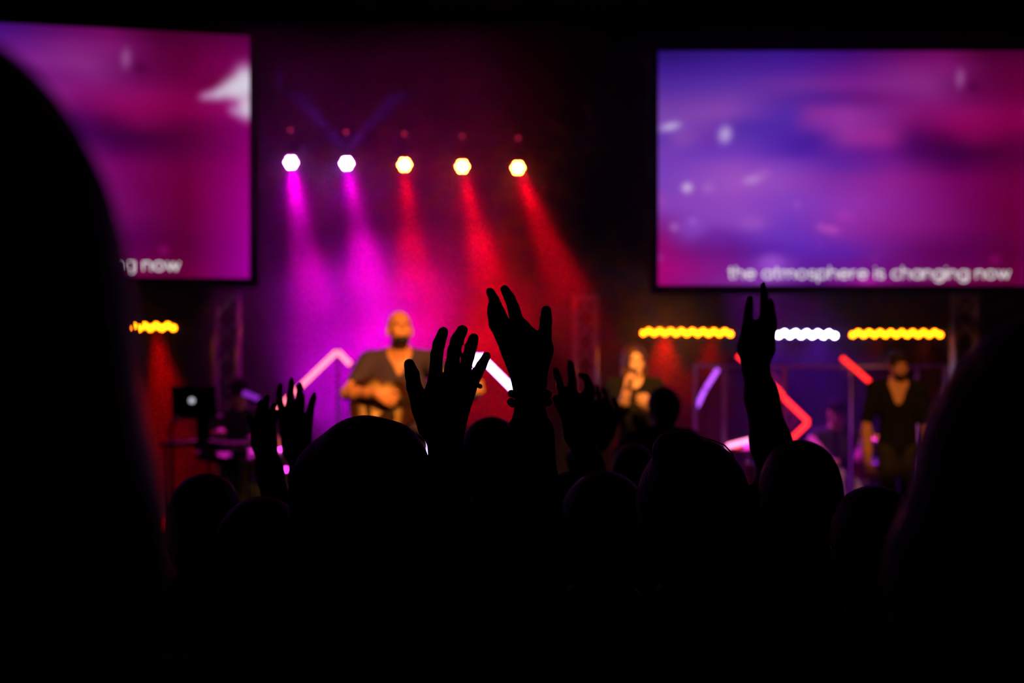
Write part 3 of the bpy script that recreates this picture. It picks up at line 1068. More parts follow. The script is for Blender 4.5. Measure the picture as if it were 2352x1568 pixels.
    if neck == 'v':
        C.cut_cone(T(0, .11, .885 * H), T(0, .135, .742 * H), .142 * s, .012, .008)
        C.cut_ell(T(0, -.01, .90 * H), (.098 * s, .095 * s, .080 * s), R3, .008)
    elif neck == 'low':
        C.cut_cone(T(0, .11, .865 * H), T(.01, .14, .745 * H), .135 * s, .055, .01)
        C.cut_ell(T(0, 0, .905 * H), (.105 * s, .10 * s, .095 * s), R3, .008)
    else:
        C.cut_ell(T(0, 0, .91 * H), (.078 * s, .08 * s, .075 * s), R3, .008)
    sdf_obj('shirt', C, cv, shirt_mat, body)
    C = Sdf()
    C.ell(T(*pelv[0]), [q + .006 for q in pelv[1]], R3, .05)
    for k in ('L', 'R'):
        hip, kn, an = leg_pts[k]
        C.chain([hip, kn, an + Vector((0, 0, .01))], [.093 * s, .068 * s, .058 * s], .04)
    C.keep(T(0, 0, .55 * H), up)
    sdf_obj('trousers', C, max(cv, .012), legs_mat, body)
    for k, i in (('L', -1), ('R', 1)):
        an = leg_pts[k][2]
        C = Sdf()
        fl = Vector((an.x, an.y, floor))
        C.cone(fl + Rz @ Vector((0, -.045, .045)), fl + Rz @ Vector((i * .025, .15 * s, .034)), .042, .034, .02)
        C.cone(fl + Vector((0, 0, .045)), fl + Vector((0, 0, .10)), .042, .045, .02)
        C.keep((fl.x, fl.y, floor + .002), (0, 0, -1))
        sdf_obj('shoe', C, .012, CLOTH_BLACK, body)
    # hair, caps
    hv = max(voxel, .007)
    if hair in ('short', 'long', 'bun', 'back', 'wavy'):
        C = Sdf()
        gr = .012 if hair == 'short' else .020
        C.ell(Hd(0, -.014, .038), (np.array((.074, .095, .090)) * s + gr), Rn, .02)
        C.ell(Hd(0, -.045, -.02), (np.array((.066, .062, .075)) * s + gr), Rn, .03)
        if hair == 'short':
            C.ell(Hd(0, .03, .095), np.array((.055, .06, .032)) * s, Rn, .02)
        if hair in ('long', 'wavy'):
            ln = -.30 if hair == 'long' else -.26
            for i in (-1, -.45, .45, 1):
                x = i * .074
                C.chain([Hd(x * .8, -.03 - .03 * (1 - abs(i)), .05), Hd(x * 1.08, -.03 - .04 * (1 - abs(i)), -.08), Hd(x * 1.25, -.035 - .04 * (1 - abs(i)), -.2), Hd(x * 1.3, -.02 - .03 * (1 - abs(i)), ln)],
                        [.035 * s, .036 * s, .036 * s, .018 * s], .03)
        if hair == 'bun':
            C.ell(Hd(-.030, -.045, .128), np.array((.040, .042, .034)) * s, Rn, .012)
            C.cone(Hd(-.045, -.04, .135), Hd(-.01, -.05, .142), .018 * s, .014 * s, .02)
        if hair == 'back':
            C.ell(Hd(.0, -.10, .03), np.array((.05, .045, .06)) * s, Rn, .03)
        for bx, by, bd, rx, ry, rz in hair_blobs:
            C.ell(P(bx, by, bd), (rx / F * bd, ry, rz / F * bd), None, .03)
        # free the face
        C.cut_ell(Hd(0, .105, -.050), np.array((.072 if hair != 'short' else .085, .080, .095)) * s, Rn, .012)
        if hair == 'wavy':
            C.cut_ell(Hd(0, .115, .02), np.array((.060, .06, .075)) * s, Rn, .012)
        if hair == 'short':
            C.cut_ell(Hd(0, .03, -.13), np.array((.12, .12, .10)) * s, Rn, .012)
            for i in (-1, 1):
                C.cut_ell(Hd(i * .09, .0, -.02), np.array((.026, .035, .045)) * s, Rn, .008)
        sdf_obj('hair', C, hv, hair_mat, body)
    if hair == 'cap':
        C = Sdf()
        C.ell(Hd(0, -.010, .045), np.array((.084, .106, .094)) * s, Rn, .02)
        C.keep(Hd(0, 0, .040), -np.array(Rh @ Vector((0, .05, 1))))
        cap = sdf_obj('cap', C, .007, hair_mat, body)
        C = Sdf()
        C.ell(Hd(0, .105, .045), np.array((.078, .085, .012)) * s, np.array(Rh @ Euler((-.18, 0, 0)).to_matrix()), .01)
        sdf_obj('brim', C, .006, hair_mat, cap)
    if eyes:
        for i in (-1, 1):
            obj('eye', MB().ball(Hd(i * .031, .084, .010), .0115 * s, 8, 6), EYE, body, smooth=True)
    return dict(body=body, Hd=Hd, T=T, hc=hc, s=s, arms=arm_pts, Rz=Rz, Rh=Rh, H=H)



# ------------------------------------------------------------------ audience, seen from behind
def hand_A(S, wr, el, s):
    hand_px(S, 2.15, (1020, 988), [
        ([(968, 940), (951, 888), (947, 860), (940, 836)], [14, 11.6, 11, 8.4]),
        ([(999, 866), (1003, 815, .003), (1008, 790, .008), (1018, 762, .015)], [10.3, 9.6, 9.4, 8.2]),
        ([(1034, 864), (1043, 806, .003), (1050, 780, .009), (1062, 758, .016)], [10.8, 10.0, 9.8, 8.6]),
        ([(1062, 870), (1076, 818, .003), (1082, 796, .009), (1088, 777, .016)], [10.0, 9.0, 8.8, 8.2]),
        ([(1080, 894), (1096, 858, .003), (1106, 839, .008), (1118, 817, .014)], [9.4, 8.2, 7.8, 6.8])],
        [((1000, 988), (999, 874), 18, 11.5), ((1018, 988), (1036, 872), 18, 12), ((1035, 984), (1061, 876), 17, 11), ((1042, 978), (1078, 900), 16, 10),
         ((984, 978), (968, 932), 17, 15), ((977, 942), (1002, 900), 14, 14)])


def hand_B(S, wr, el, s):
    hand_px(S, 2.35, (1216, 885), [
        ([(1153, 775), (1136, 745), (1131, 715, -.004), (1130, 700, -.008)], [10.5, 9.6, 8.9, 7.4]),
        ([(1161, 757), (1147, 715), (1136, 690), (1126, 670)], [10, 9.0, 8.4, 7.4]),
        ([(1166, 752, .016), (1147, 716, .02), (1137, 696, .022), (1129, 678, .026)], [10, 9, 8, 6.2]),
        ([(1190, 748), (1180, 708), (1171, 685), (1159, 664)], [12, 10.0, 9.0, 7.4]),
        ([(1246, 802), (1252, 765), (1254, 735), (1255, 713)], [15.5, 10.8, 10.2, 8.6])],
        [((1213, 882), (1155, 772), 22, 13), ((1214, 882), (1166, 758), 22, 13), ((1216, 880), (1190, 750), 21, 13.5), ((1224, 874), (1246, 802), 21, 18.5),
         ((1190, 802), (1236, 806), 21, 19), ((1196, 752), (1240, 790), 13.5, 14)])


def hand_C(S, wr, el, s):
    hand_px(S, 3.1, (1328, 1000), [
        ([(1296, 916), (1288, 888), (1282, 868), (1276, 850)], [10, 9.4, 9.2, 8.4]),
        ([(1316, 912), (1315, 880), (1312, 855), (1310, 834)], [10.6, 9.8, 9.4, 8.4]),
        ([(1340, 914), (1353, 890), (1347, 868, .01), (1334, 860, .02)], [10, 9, 8.4, 7]),
        ([(1353, 922), (1360, 903), (1357, 884, .012), (1348, 875, .022)], [9, 8, 7.4, 6.4]),
        ([(1302, 955), (1286, 932), (1276, 915)], [14, 10.8, 8.6])],
        [((1318, 1000), (1296, 920), 22, 14), ((1325, 1000), (1316, 916), 22, 14), ((1335, 1000), (1340, 916), 22, 14), ((1340, 1000), (1352, 924), 20, 13)])


def hand_D(S, wr, el, s):
    hand_px(S, 2.9, (1736, 842), [
        ([(1752, 764), (1756, 725), (1756, 690), (1753, 654)], [13, 10.5, 9, 7]),
        ([(1762, 768, .02), (1768, 730, .022), (1770, 708, .024), (1768, 690, .028)], [12, 10, 9, 7]),
        ([(1768, 776, .04), (1775, 748, .042), (1775, 722, .044)], [11.5, 10, 8]),
        ([(1760, 776, .056), (1765, 750, .058), (1763, 728, .06)], [10, 9, 7]),
        ([(1712, 792), (1715, 755), (1719, 715), (1722, 685)], [14, 10.8, 9.2, 7.2])],
        [((1733, 842), (1710, 792), 22, 14.5), ((1735, 842), (1752, 772), 24, 16), ((1742, 842, .02), (1765, 782, .03), 22, 14), ((1716, 804), (1760, 802, .02), 18, 18), ((1722, 768), (1756, 760, .01), 13, 14), ((1726, 750), (1752, 742), 10, 11)])


def hand_E(S, wr, el, s):
    hand_px(S, 3.1, (606, 1018), [
        ([(592, 996), (581, 976), (572, 956)], [11, 8.6, 6.6]),
        ([(593, 968), (594, 943), (598, 922)], [8, 6.8, 6]),
        ([(606, 964), (610, 935), (614, 911)], [8, 7, 6.2]),
        ([(618, 966), (626, 944, .006), (631, 928, .012)], [7.6, 6.8, 6]),
        ([(626, 976), (634, 956, .01), (638, 944, .016)], [7, 6.2, 5.6])],
        [((600, 1018), (593, 972), 19, 9.5), ((606, 1018), (606, 970), 19, 9.5), ((612, 1018), (617, 972), 19, 9.5), ((615, 1018), (624, 980), 18, 9), ((597, 1008), (590, 992), 16, 12)])


def hand_F(S, wr, el, s):
    hand_px(S, 3.4, (682, 1035), [
        ([(648, 950), (642, 918), (642, 900), (644, 884)], [9.4, 8.2, 7.8, 7.0]),
        ([(662, 944), (667, 908), (669, 888), (670, 873)], [9.4, 8.4, 8.0, 7.2]),
        ([(680, 944), (687, 908), (689, 893), (689, 883)], [9.4, 8.2, 7.8, 7.0]),
        ([(692, 950, .016), (694, 924, .02), (694, 906, .024)], [9, 8, 7]),
        ([(706, 972), (714, 935), (719, 917), (722, 905)], [13.5, 9.4, 8.4, 6.4])],
        [((668, 1035), (649, 958), 21, 11), ((676, 1035), (663, 952), 22, 11), ((686, 1035), (679, 952), 22, 11), ((690, 1035), (691, 957, .01), 21, 11), ((694, 1030), (704, 976), 21, 15)])


def hand_G(S, wr, el, s):
    hand_free(S, wr, P(1376, 940, 4.6) - P(1392, 1000, 4.6), (0, 1, 0), -1, .1, 1.0)


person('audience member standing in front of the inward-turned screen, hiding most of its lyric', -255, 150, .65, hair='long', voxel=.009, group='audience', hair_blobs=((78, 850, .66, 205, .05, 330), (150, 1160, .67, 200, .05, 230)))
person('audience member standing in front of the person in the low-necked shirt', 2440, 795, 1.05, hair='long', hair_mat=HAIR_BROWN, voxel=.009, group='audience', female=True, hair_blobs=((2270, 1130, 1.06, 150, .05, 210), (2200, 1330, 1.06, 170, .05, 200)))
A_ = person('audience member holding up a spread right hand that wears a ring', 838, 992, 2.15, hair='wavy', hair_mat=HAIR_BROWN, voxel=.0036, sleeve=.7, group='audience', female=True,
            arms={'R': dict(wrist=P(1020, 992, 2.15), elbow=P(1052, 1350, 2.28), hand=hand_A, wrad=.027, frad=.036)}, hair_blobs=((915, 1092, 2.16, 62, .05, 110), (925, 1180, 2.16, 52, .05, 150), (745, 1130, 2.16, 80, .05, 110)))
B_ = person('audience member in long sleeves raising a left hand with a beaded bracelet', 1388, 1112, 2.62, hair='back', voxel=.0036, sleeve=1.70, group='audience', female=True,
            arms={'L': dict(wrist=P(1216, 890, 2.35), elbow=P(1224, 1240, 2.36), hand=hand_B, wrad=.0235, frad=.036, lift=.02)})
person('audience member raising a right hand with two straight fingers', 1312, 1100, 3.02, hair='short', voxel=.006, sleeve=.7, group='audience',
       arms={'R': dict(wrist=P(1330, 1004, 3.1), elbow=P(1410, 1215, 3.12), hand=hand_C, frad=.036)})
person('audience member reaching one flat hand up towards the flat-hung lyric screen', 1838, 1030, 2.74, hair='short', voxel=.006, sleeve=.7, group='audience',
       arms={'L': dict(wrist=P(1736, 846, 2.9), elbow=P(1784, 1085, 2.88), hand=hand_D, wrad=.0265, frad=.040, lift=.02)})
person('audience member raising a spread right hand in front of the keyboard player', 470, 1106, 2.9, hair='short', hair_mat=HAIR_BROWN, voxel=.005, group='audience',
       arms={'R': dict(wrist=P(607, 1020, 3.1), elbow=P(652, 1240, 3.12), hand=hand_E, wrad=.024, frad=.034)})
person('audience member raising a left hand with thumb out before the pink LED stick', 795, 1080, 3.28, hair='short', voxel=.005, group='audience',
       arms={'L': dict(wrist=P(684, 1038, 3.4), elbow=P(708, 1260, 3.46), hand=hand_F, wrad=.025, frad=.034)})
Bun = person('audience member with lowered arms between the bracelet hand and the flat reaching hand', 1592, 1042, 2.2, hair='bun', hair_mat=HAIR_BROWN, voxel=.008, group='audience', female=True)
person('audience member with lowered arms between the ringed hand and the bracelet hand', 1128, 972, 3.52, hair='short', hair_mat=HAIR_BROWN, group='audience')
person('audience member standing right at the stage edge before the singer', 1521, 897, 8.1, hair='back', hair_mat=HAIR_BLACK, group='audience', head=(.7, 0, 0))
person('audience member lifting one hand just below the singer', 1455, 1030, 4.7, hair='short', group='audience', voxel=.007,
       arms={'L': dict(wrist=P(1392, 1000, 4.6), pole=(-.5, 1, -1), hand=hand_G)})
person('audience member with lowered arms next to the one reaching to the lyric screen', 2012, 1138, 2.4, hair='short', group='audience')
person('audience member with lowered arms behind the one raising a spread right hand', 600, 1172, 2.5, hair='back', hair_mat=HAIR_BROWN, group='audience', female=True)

# stray strand of the bun, finger ring, bracelets
st = [P(1600, 1000, 2.2), P(1640, 1012, 2.2), P(1664, 1022, 2.2), P(1681, 1040, 2.2), P(1689, 1062, 2.2), P(1686, 1085, 2.2)]
obj('loose_strand', MB().tube(st, .0011, 6), HAIR_BROWN, Bun['body'])
rc = P(1086, 879, 2.152)
fdir = (P(1098, 855, 2.152) - P(1080, 893, 2.15)).normalized()
fx = Vector((0, 1, 0)).cross(fdir).normalized()
fy = fdir.cross(fx)
rg = obj('finger_ring', MB().tube([rc + (fx * math.cos(a) + fy * math.sin(a)) * .0105 for a in [2 * math.pi * i / 20 for i in range(21)]], .0022, 6), CHROME, A_['body'])
for k in range(5):
    a = -.9 + k * .45
    obj('stone', MB().ball(rc + (fx * math.cos(a) + fy * math.sin(a)) * .0125, .0036, 6, 5), CHROME, rg)
bc = P(1217, 905, 2.35)
bx_ = Vector((1, 0, 0))
by_ = Vector((0, 1, 0))
for j, (zz, rr, br) in enumerate(((0, .031, .0062), (-.013, .0315, .0066))):
    ctr = bc + Vector((0, 0, zz))
    bl = obj('bracelet', MB().tube([ctr + (bx_ * math.cos(a) + by_ * math.sin(a)) * rr for a in [2 * math.pi * i / 24 for i in range(25)]], .001, 5), BLACK_METAL, B_['body'])
    nb_ = 15
    for i in range(nb_):
        a = 2 * math.pi * (i + .5 * j) / nb_
        obj('bead', MB().ball(ctr + (bx_ * math.cos(a) + by_ * math.sin(a)) * rr + Vector((0, 0, rng.uniform(-.002, .002))), br, 8, 6), BLACK_METAL, bl, smooth=True)

# ------------------------------------------------------------------ the band
GD = 9.2


def gh_R(S, wr, el, s):
    hand_free(S, wr, P(905, 922, 8.78) - wr, (0, 1, -.1), 1, .45, 1.0, .1)


def gh_L(S, wr, el, s):
    hand_free(S, wr, Vector((.1, -.25, 1)), (-.2, 1, .1), -1, .75, 1.0, .2)


G_ = person('person in a dark v-neck tee playing an acoustic guitar on stage', 918, 714, GD, floor=STAGE_Z, yaw=math.pi + .05, voxel=.007, hair='none', skin=SKIN_DARK, shirt_mat=CLOTH_TEE,
            legs_mat=DENIM, sleeve=.62, neck='v', head=(.22, .36, 0), width=1.12, eyes=True, headshift=(.0, .02, 0), group='band members',
            arms={'R': dict(wrist=P(866, 903, 8.80), elbow=P(797, 903, 9.0), hand=gh_R, frad=.045, wrad=.030),
                  'L': dict(wrist=P(1082, 918, 8.68), pole=(.6, .1, -1), hand=gh_L, frad=.042)})
C = Sdf()
C.ell(G_['Hd'](0, .050, -.088), (.050, .046, .036), np.array(G_['Rh']), .02)
C.cut_ell(G_['Hd'](0, .112, -.050), (.034, .03, .022), np.array(G_['Rh']), .01)
sdf_obj('beard', C, .007, HAIR_BLACK, G_['body'])


def sh_R(S, wr, el, s):
    hand_free(S, wr, P(1452, 845, 9.9) - P(1443, 872, 9.92), (.55, .7, 0), 1, 1.25, .84, .4)


def sh_L(S, wr, el, s):
    hand_free(S, wr, P(1470, 914, 9.9) - P(1492, 940, 9.95), (-.4, 1, .1), -1, .35, .95, .2)


S_ = person('person in a black jacket singing into a handheld microphone', 1457, 797, 10.3, floor=STAGE_Z, yaw=math.pi + .06, voxel=.007, hair='wavy', hair_mat=HAIR_AUBURN, skin=SKIN_PALE,
            shirt_mat=CLOTH_BLACK, legs_mat=CLOTH_BLACK, sleeve=1.12, neck='v', head=(.10, .05, .08), female=True, eyes=True, group='band members', width=1.08,
            arms={'R': dict(wrist=P(1442, 888, 9.93), elbow=P(1430, 940, 10.0), hand=sh_R, frad=.036, wrad=.024),
                  'L': dict(wrist=P(1494, 942, 9.96), elbow=P(1532, 968, 10.25), hand=sh_L, frad=.038)})


def mh_R(S, wr, el, s):
    hand_free(S, wr, Vector((.12, -.05, -1)), (.9, .3, 0), 1, .55, 1.0, .2)


M_ = person('person in a dark low-necked shirt standing with one arm hanging down', 2062, 808, 10.8, floor=STAGE_Z, yaw=math.pi - .12, voxel=.007, hair='short', hair_mat=HAIR_BROWN, skin=SKIN,
            shirt_mat=CLOTH_BLACK, legs_mat=CLOTH_GREY, sleeve=.93, neck='low', head=(.25, -.16, .06), eyes=True, group='band members', width=1.15,
            arms={'R': dict(wrist=P(1993, 1062, 10.72), elbow=P(1990, 968, 10.8), hand=mh_R, frad=.042)})
C = Sdf()
C.ell(M_['Hd'](0, .052, -.085), (.050, .048, .040), np.array(M_['Rh']), .02)
C.cut_ell(M_['Hd'](0, .112, -.045), (.034, .03, .022), np.array(M_['Rh']), .01)
sdf_obj('beard', C, .007, HAIR_BROWN, M_['body'])


def fist(dirv, palm, side):
    def f(S, wr, el, s):
        hand_free(S, wr, Vector(dirv), palm, side, 1.15, 1.0, .35)
    return f


DR_D = 12.35
D_ = person('person in a cap seated at the drums behind the clear shield', 1916, 919, DR_D, floor=STAGE_Z, yaw=math.pi, voxel=.008, hair='cap', hair_mat=CLOTH_BLACK, skin=SKIN, shirt_mat=CLOTH_GREY,
            legs_mat=DENIM, sleeve=.5, neck='crew', head=(.35, -.30, 0), seated=True, H=1.66, lean=-.12, group='band members', eyes=True,
            arms={'R': dict(wrist=P(1905, 1058, 11.95), elbow=P(1864, 1012, 12.2), hand=fist((.5, -1, .1), (0, 0, -1), -1)),
                  'L': dict(wrist=P(1972, 1050, 11.95), elbow=P(1985, 1010, 12.2), hand=fist((-.4, -1, .1), (0, 0, -1), 1))})
KB_D = 11.65
K_ = person('person in a dark cap seated at the keyboard behind the laptop', 550, 868, KB_D, floor=STAGE_Z, yaw=math.pi + .15, voxel=.008, hair='cap', hair_mat=CLOTH_BLACK, skin=SKIN, shirt_mat=CLOTH_GREY,
            legs_mat=DENIM, sleeve=.6, head=(-.25, -.28, 0), seated=True, H=1.72, lean=-.1, group='band members', eyes=True,
            arms={'R': dict(wrist=P(508, 990, 11.3), pole=(-1, .2, -.8), hand=fist((.2, -1, -.1), (0, 0, -1), -1)),
                  'L': dict(wrist=P(580, 1005, 11.3), pole=(1, .2, -.8), hand=fist((-.1, -1, -.1), (0, 0, -1), 1))})

# ------------------------------------------------------------------ guitar
GW = bpy.data.materials.new('sunburst_top')
nt, N, L = nodes_of(GW)
b_ = N['Principled BSDF']
tc = N.new('ShaderNodeTexCoord')
mp = N.new('ShaderNodeMapping')
mp.inputs['Location'].default_value = (-.5, -.5, -.5)
vl = N.new('ShaderNodeVectorMath')
vl.operation = 'LENGTH'
cr = N.new('ShaderNodeValToRGB')
cr.color_ramp.elements[0].position = .30
cr.color_ramp.elements[0].color = (.66, .44, .20, 1)
cr.color_ramp.elements[1].position = .52
cr.color_ramp.elements[1].color = (.035, .012, .005, 1)
L.new(tc.outputs['Generated'], mp.inputs['Vector'])
L.new(mp.outputs['Vector'], vl.inputs[0])
L.new(vl.outputs['Value'], cr.inputs['Fac'])
L.new(cr.outputs['Color'], b_.inputs['Base Color'])
b_.inputs['Roughness'].default_value = .3
WOOD_DARK = mat('dark_brown_lacquer', (.05, .018, .008), .3, 0, .3, 20)
WOOD_MID = mat('warm_maple', (.42, .24, .10), .4, 0, .25, 25)
FRET = mat('rosewood', (.03, .015, .010), .5, 0, .3, 40)

ga, gb = P(806, 948, 8.95), P(1110, 886, 8.55)             # tail and headstock tip
gx = (gb - ga).normalized()
gn = Vector((0, -1, .10))
gn = (gn - gx * gn.dot(gx)).normalized()                   # the way the top looks
gy = gn.cross(gx).normalized()
LEN = .96
ga = gb - gx * LEN
BL, BD = .46, .085


def gpt(x, y, z):
    return ga + gx * x + gy * y + gn * z


def ghalf(x):
    u = x / BL
    if u <= 0 or u >= 1:
        return 0.0
    lower = .195 * math.exp(-((u - .30) / .30) ** 4)
    upper = .142 * math.exp(-((u - .78) / .235) ** 4)
    w_ = max(lower, upper) + .35 * min(lower, upper)
    e0 = min(1, u / .10)
    e1 = min(1, (1 - u) / .09)
    return min(.195, w_) * math.sqrt(1 - (1 - e0) ** 2) * math.sqrt(1 - (1 - e1) ** 2)


xs = [BL * (1 - math.cos(math.pi * i / 40)) / 2 for i in range(41)]
outl = [(x, ghalf(x)) for x in xs] + [(x, -ghalf(x)) for x in reversed(xs[1:-1])]
n_ = len(outl)
gt = thing('acoustic_guitar', 'sunburst acoustic guitar slung across the person in the v-neck tee', 'guitar', gpt(BL / 2, 0, 0))
obj('sides', MB().add([gpt(x, y, 0) for x, y in outl] + [gpt(x, y, -BD) for x, y in outl],
                      [(i, n_ + i, n_ + (i + 1) % n_, (i + 1) % n_) for i in range(n_)] + [tuple(range(2 * n_ - 1, n_ - 1, -1))]), WOOD_DARK, gt)
obj('soundboard', MB().add([gpt(x, y, .001) for x, y in outl], [tuple(range(n_))]), GW, gt)
obj('sound_hole_shade', MB().lathe(gpt(.305, 0, .0015), [(.05, 0), (.05, .001)], gn, 24), mat('hole_shade', (.01, .006, .004), .9), gt)  # dark disc laid on the top for the shade inside the hole
obj('rosette', MB().tube([gpt(.305 + .056 * math.cos(2 * math.pi * i / 28), .056 * math.sin(2 * math.pi * i / 28), .0015) for i in range(29)], .003, 5), FRET, gt)
obj('pickguard', MB().add([gpt(.27 + .06 * math.cos(a) * (1.3 if math.cos(a) < 0 else 1), -.075 + .045 * math.sin(a), .002) for a in [2 * math.pi * i / 20 for i in range(20)]], [tuple(range(20))]), FRET, gt)
rg_ = Matrix((gx, gy, gn)).transposed()
obj('bridge', MB().box(gpt(.145, 0, .006), (.028, .16, .010), rg_), FRET, gt)
obj('neck', MB().box(gpt(.62, 0, -.006), (.37, .050, .024), rg_), WOOD_MID, gt)
obj('fretboard', MB().box(gpt(.585, 0, .009), (.44, .052, .007), rg_), FRET, gt)
hs = obj('headstock', MB().box(gpt(.875, 0, -.006), (.16, .072, .016), rg_), WOOD_MID, gt)
for i in range(6):
    k = 1 if i % 2 else -1
    obj('tuning_peg', MB().cyl(gpt(.83 + (i // 2) * .04, k * .034, -.006), gpt(.83 + (i // 2) * .04, k * .062, -.006), .006, .009, 8), CHROME, hs)
for i in range(6):
    y = -.020 + .008 * i
    obj('string', MB().cyl(gpt(.145, y, .014), gpt(.81, y * .85, .015), .0009, n=4), CHROME, gt)

# microphone in the singer's hand
ma, mb_ = P(1447, 876, 9.87), P(1458, 851, 10.04)
t = thing('microphone', 'handheld microphone at the mouth of the singer', 'microphone', ma)
dv = (mb_ - ma).normalized()
obj('handle', MB().cyl(ma - dv * .05, mb_ - dv * .03, .012, .018, 12), BLACK_METAL, t, smooth=False)
obj('grille', MB().ball(mb_ - dv * .012, .025, 12, 8), mat('steel_mesh', (.2, .2, .2), .5, .8, .4, 400), t, smooth=True)

# ------------------------------------------------------------------ drum shield
ACR = bpy.data.materials.new('clear_acrylic')
nt, N, L = nodes_of(ACR)
N.remove(N['Principled BSDF'])
tr = N.new('ShaderNodeBsdfTransparent')
tr.inputs[0].default_value = (.93, .93, .96, 1)
gl = N.new('ShaderNodeBsdfGlossy')
gl.inputs['Roughness'].default_value = .12
mx = N.new('ShaderNodeMixShader')
mx.inputs[0].default_value = .05
L.new(tr.outputs[0], mx.inputs[1])
L.new(gl.outputs[0], mx.inputs[2])
L.new(mx.outputs[0], N['Material Output'].inputs['Surface'])
EDGE = bpy.data.materials.new('frosted_acrylic_edge')
nt, N, L = nodes_of(EDGE)
N.remove(N['Principled BSDF'])
df = N.new('ShaderNodeBsdfDiffuse')
df.inputs[0].default_value = (.85, .75, .88, 1)
tl = N.new('ShaderNodeBsdfTranslucent')
tl.inputs[0].default_value = (.85, .75, .88, 1)
mx = N.new('ShaderNodeMixShader')
mx.inputs[0].default_value = .6
L.new(df.outputs[0], mx.inputs[1])
L.new(tl.outputs[0], mx.inputs[2])
L.new(mx.outputs[0], N['Material Output'].inputs['Surface'])
sx_ = [(1597, 12.15), (1664, 11.55), (1802, 11.4), (1957, 11.4), (2106, 11.55), (2170, 12.1)]
SH_TOP = CAM_Z - (842 - 784) / F * 11.4
pts = []
for px, d in sx_:
    q = P(px, 784, d)
    pts.append(Vector((q.x, q.y, STAGE_Z)))
t = thing('drum_shield', 'clear acrylic drum shield of five tall hinged panels around the drummer', 'drum shield', (pts[2] + pts[3]) / 2)
for a, b in zip(pts[:-1], pts[1:]):
    dv = (b - a).normalized()
    ang = math.atan2(dv.y, dv.x)
    rot = Matrix.Rotation(ang, 3, 'Z')
    ln = (b - a).length - .03
    c = (a + b) / 2
    pn = obj('panel', MB().box((c.x, c.y, (STAGE_Z + SH_TOP) / 2), (ln, .008, SH_TOP - STAGE_Z - .01), rot), ACR, t)
    obj('top_edge', MB().box((c.x, c.y, SH_TOP), (ln, .02, .022), rot), EDGE, pn)
for p in pts:
    obj('hinge_post', MB().cyl((p.x, p.y, STAGE_Z), (p.x, p.y, SH_TOP + .01), .018, n=10), EDGE, t)

# ------------------------------------------------------------------ drum kit
SHELL = mat('red_drum_lacquer', (.22, .012, .02), .25, 0, .2, 6)
HEADM = mat('white_drum_head', (.62, .62, .64), .5, 0, .05, 40)
BRONZE = mat('cymbal_bronze', (.75, .52, .24), .22, 1.0, .2, 90)


def drum(name, label, c, r, h, axis, legs):
    c = Vector(c)
    ax = Vector(axis).normalized()
    t = thing(name, label, 'drum', c, 'drums of the kit')
    obj('shell', MB().cyl(c - ax * h / 2, c + ax * h / 2, r, n=28), SHELL, t)
    for k in (-1, 1):
        e = c + ax * (k * h / 2)
        x = ax.orthogonal().normalized()
        y = ax.cross(x)
        obj('hoop', MB().tube([e + (x * math.cos(a) + y * math.sin(a)) * (r + .006) for a in [2 * math.pi * i / 28 for i in range(29)]], .009, 6), CHROME, t)
        obj('drum_head', MB().cyl(e, e + ax * (k * .003), r, n=28), HEADM, t)
    for i in range(legs):
        a = 2 * math.pi * i / legs + .4
        q = c + Vector((math.cos(a), math.sin(a), 0)) * (r + .012)
        obj('leg', MB().tube([(q.x, q.y, c.z), (q.x, q.y, STAGE_Z + .1), (q.x + .05 * math.cos(a), q.y + .05 * math.sin(a), STAGE_Z + .008)], .008, 6), CHROME, t)
    return t


kx = P(1900, 784, 11.9).x
drum('bass_drum', 'large bass drum lying on its side before the drummer', (kx - .02, 11.78, STAGE_Z + .275), .27, .36, (0, 1, 0), 0)
drum('floor_tom', 'deep floor tom on legs beside the drummer', (kx - .47, 12.1, STAGE_Z + .36), .19, .36, (0, 0, 1), 3)
drum('snare_drum', 'shallow snare drum on legs at the far knee of the drummer', (kx + .40, 12.02, STAGE_Z + .50), .175, .14, (0, -.1, 1), 3)


def cymbal(label, c, tilt, r):
    c = Vector(c)
    b = Vector((c.x, c.y, STAGE_Z))
    t = thing('cymbal', label, 'cymbal', b, 'cymbals on stands')
    ax = (Euler(tilt).to_matrix() @ Vector((0, 0, 1))).normalized()
    obj('plate', MB().lathe(c, [(r, 0), (r * .6, .012), (r * .22, .02), (r * .16, .035), (.008, .042), (.008, .038), (r * .2, .015), (r, -.003)], ax, 32), BRONZE, t, smooth=True)
    obj('stand_pole', MB().cyl((c.x, c.y, STAGE_Z + .25), c + Vector((0, 0, -.01)), .010, n=8), CHROME, t)
    for i in range(3):
        a = 2 * math.pi * i / 3 + .5
        obj('leg', MB().cyl((c.x, c.y, STAGE_Z + .27), (c.x + .24 * math.cos(a), c.y + .24 * math.sin(a), STAGE_Z + .008), .008, n=6), CHROME, t)
    return t


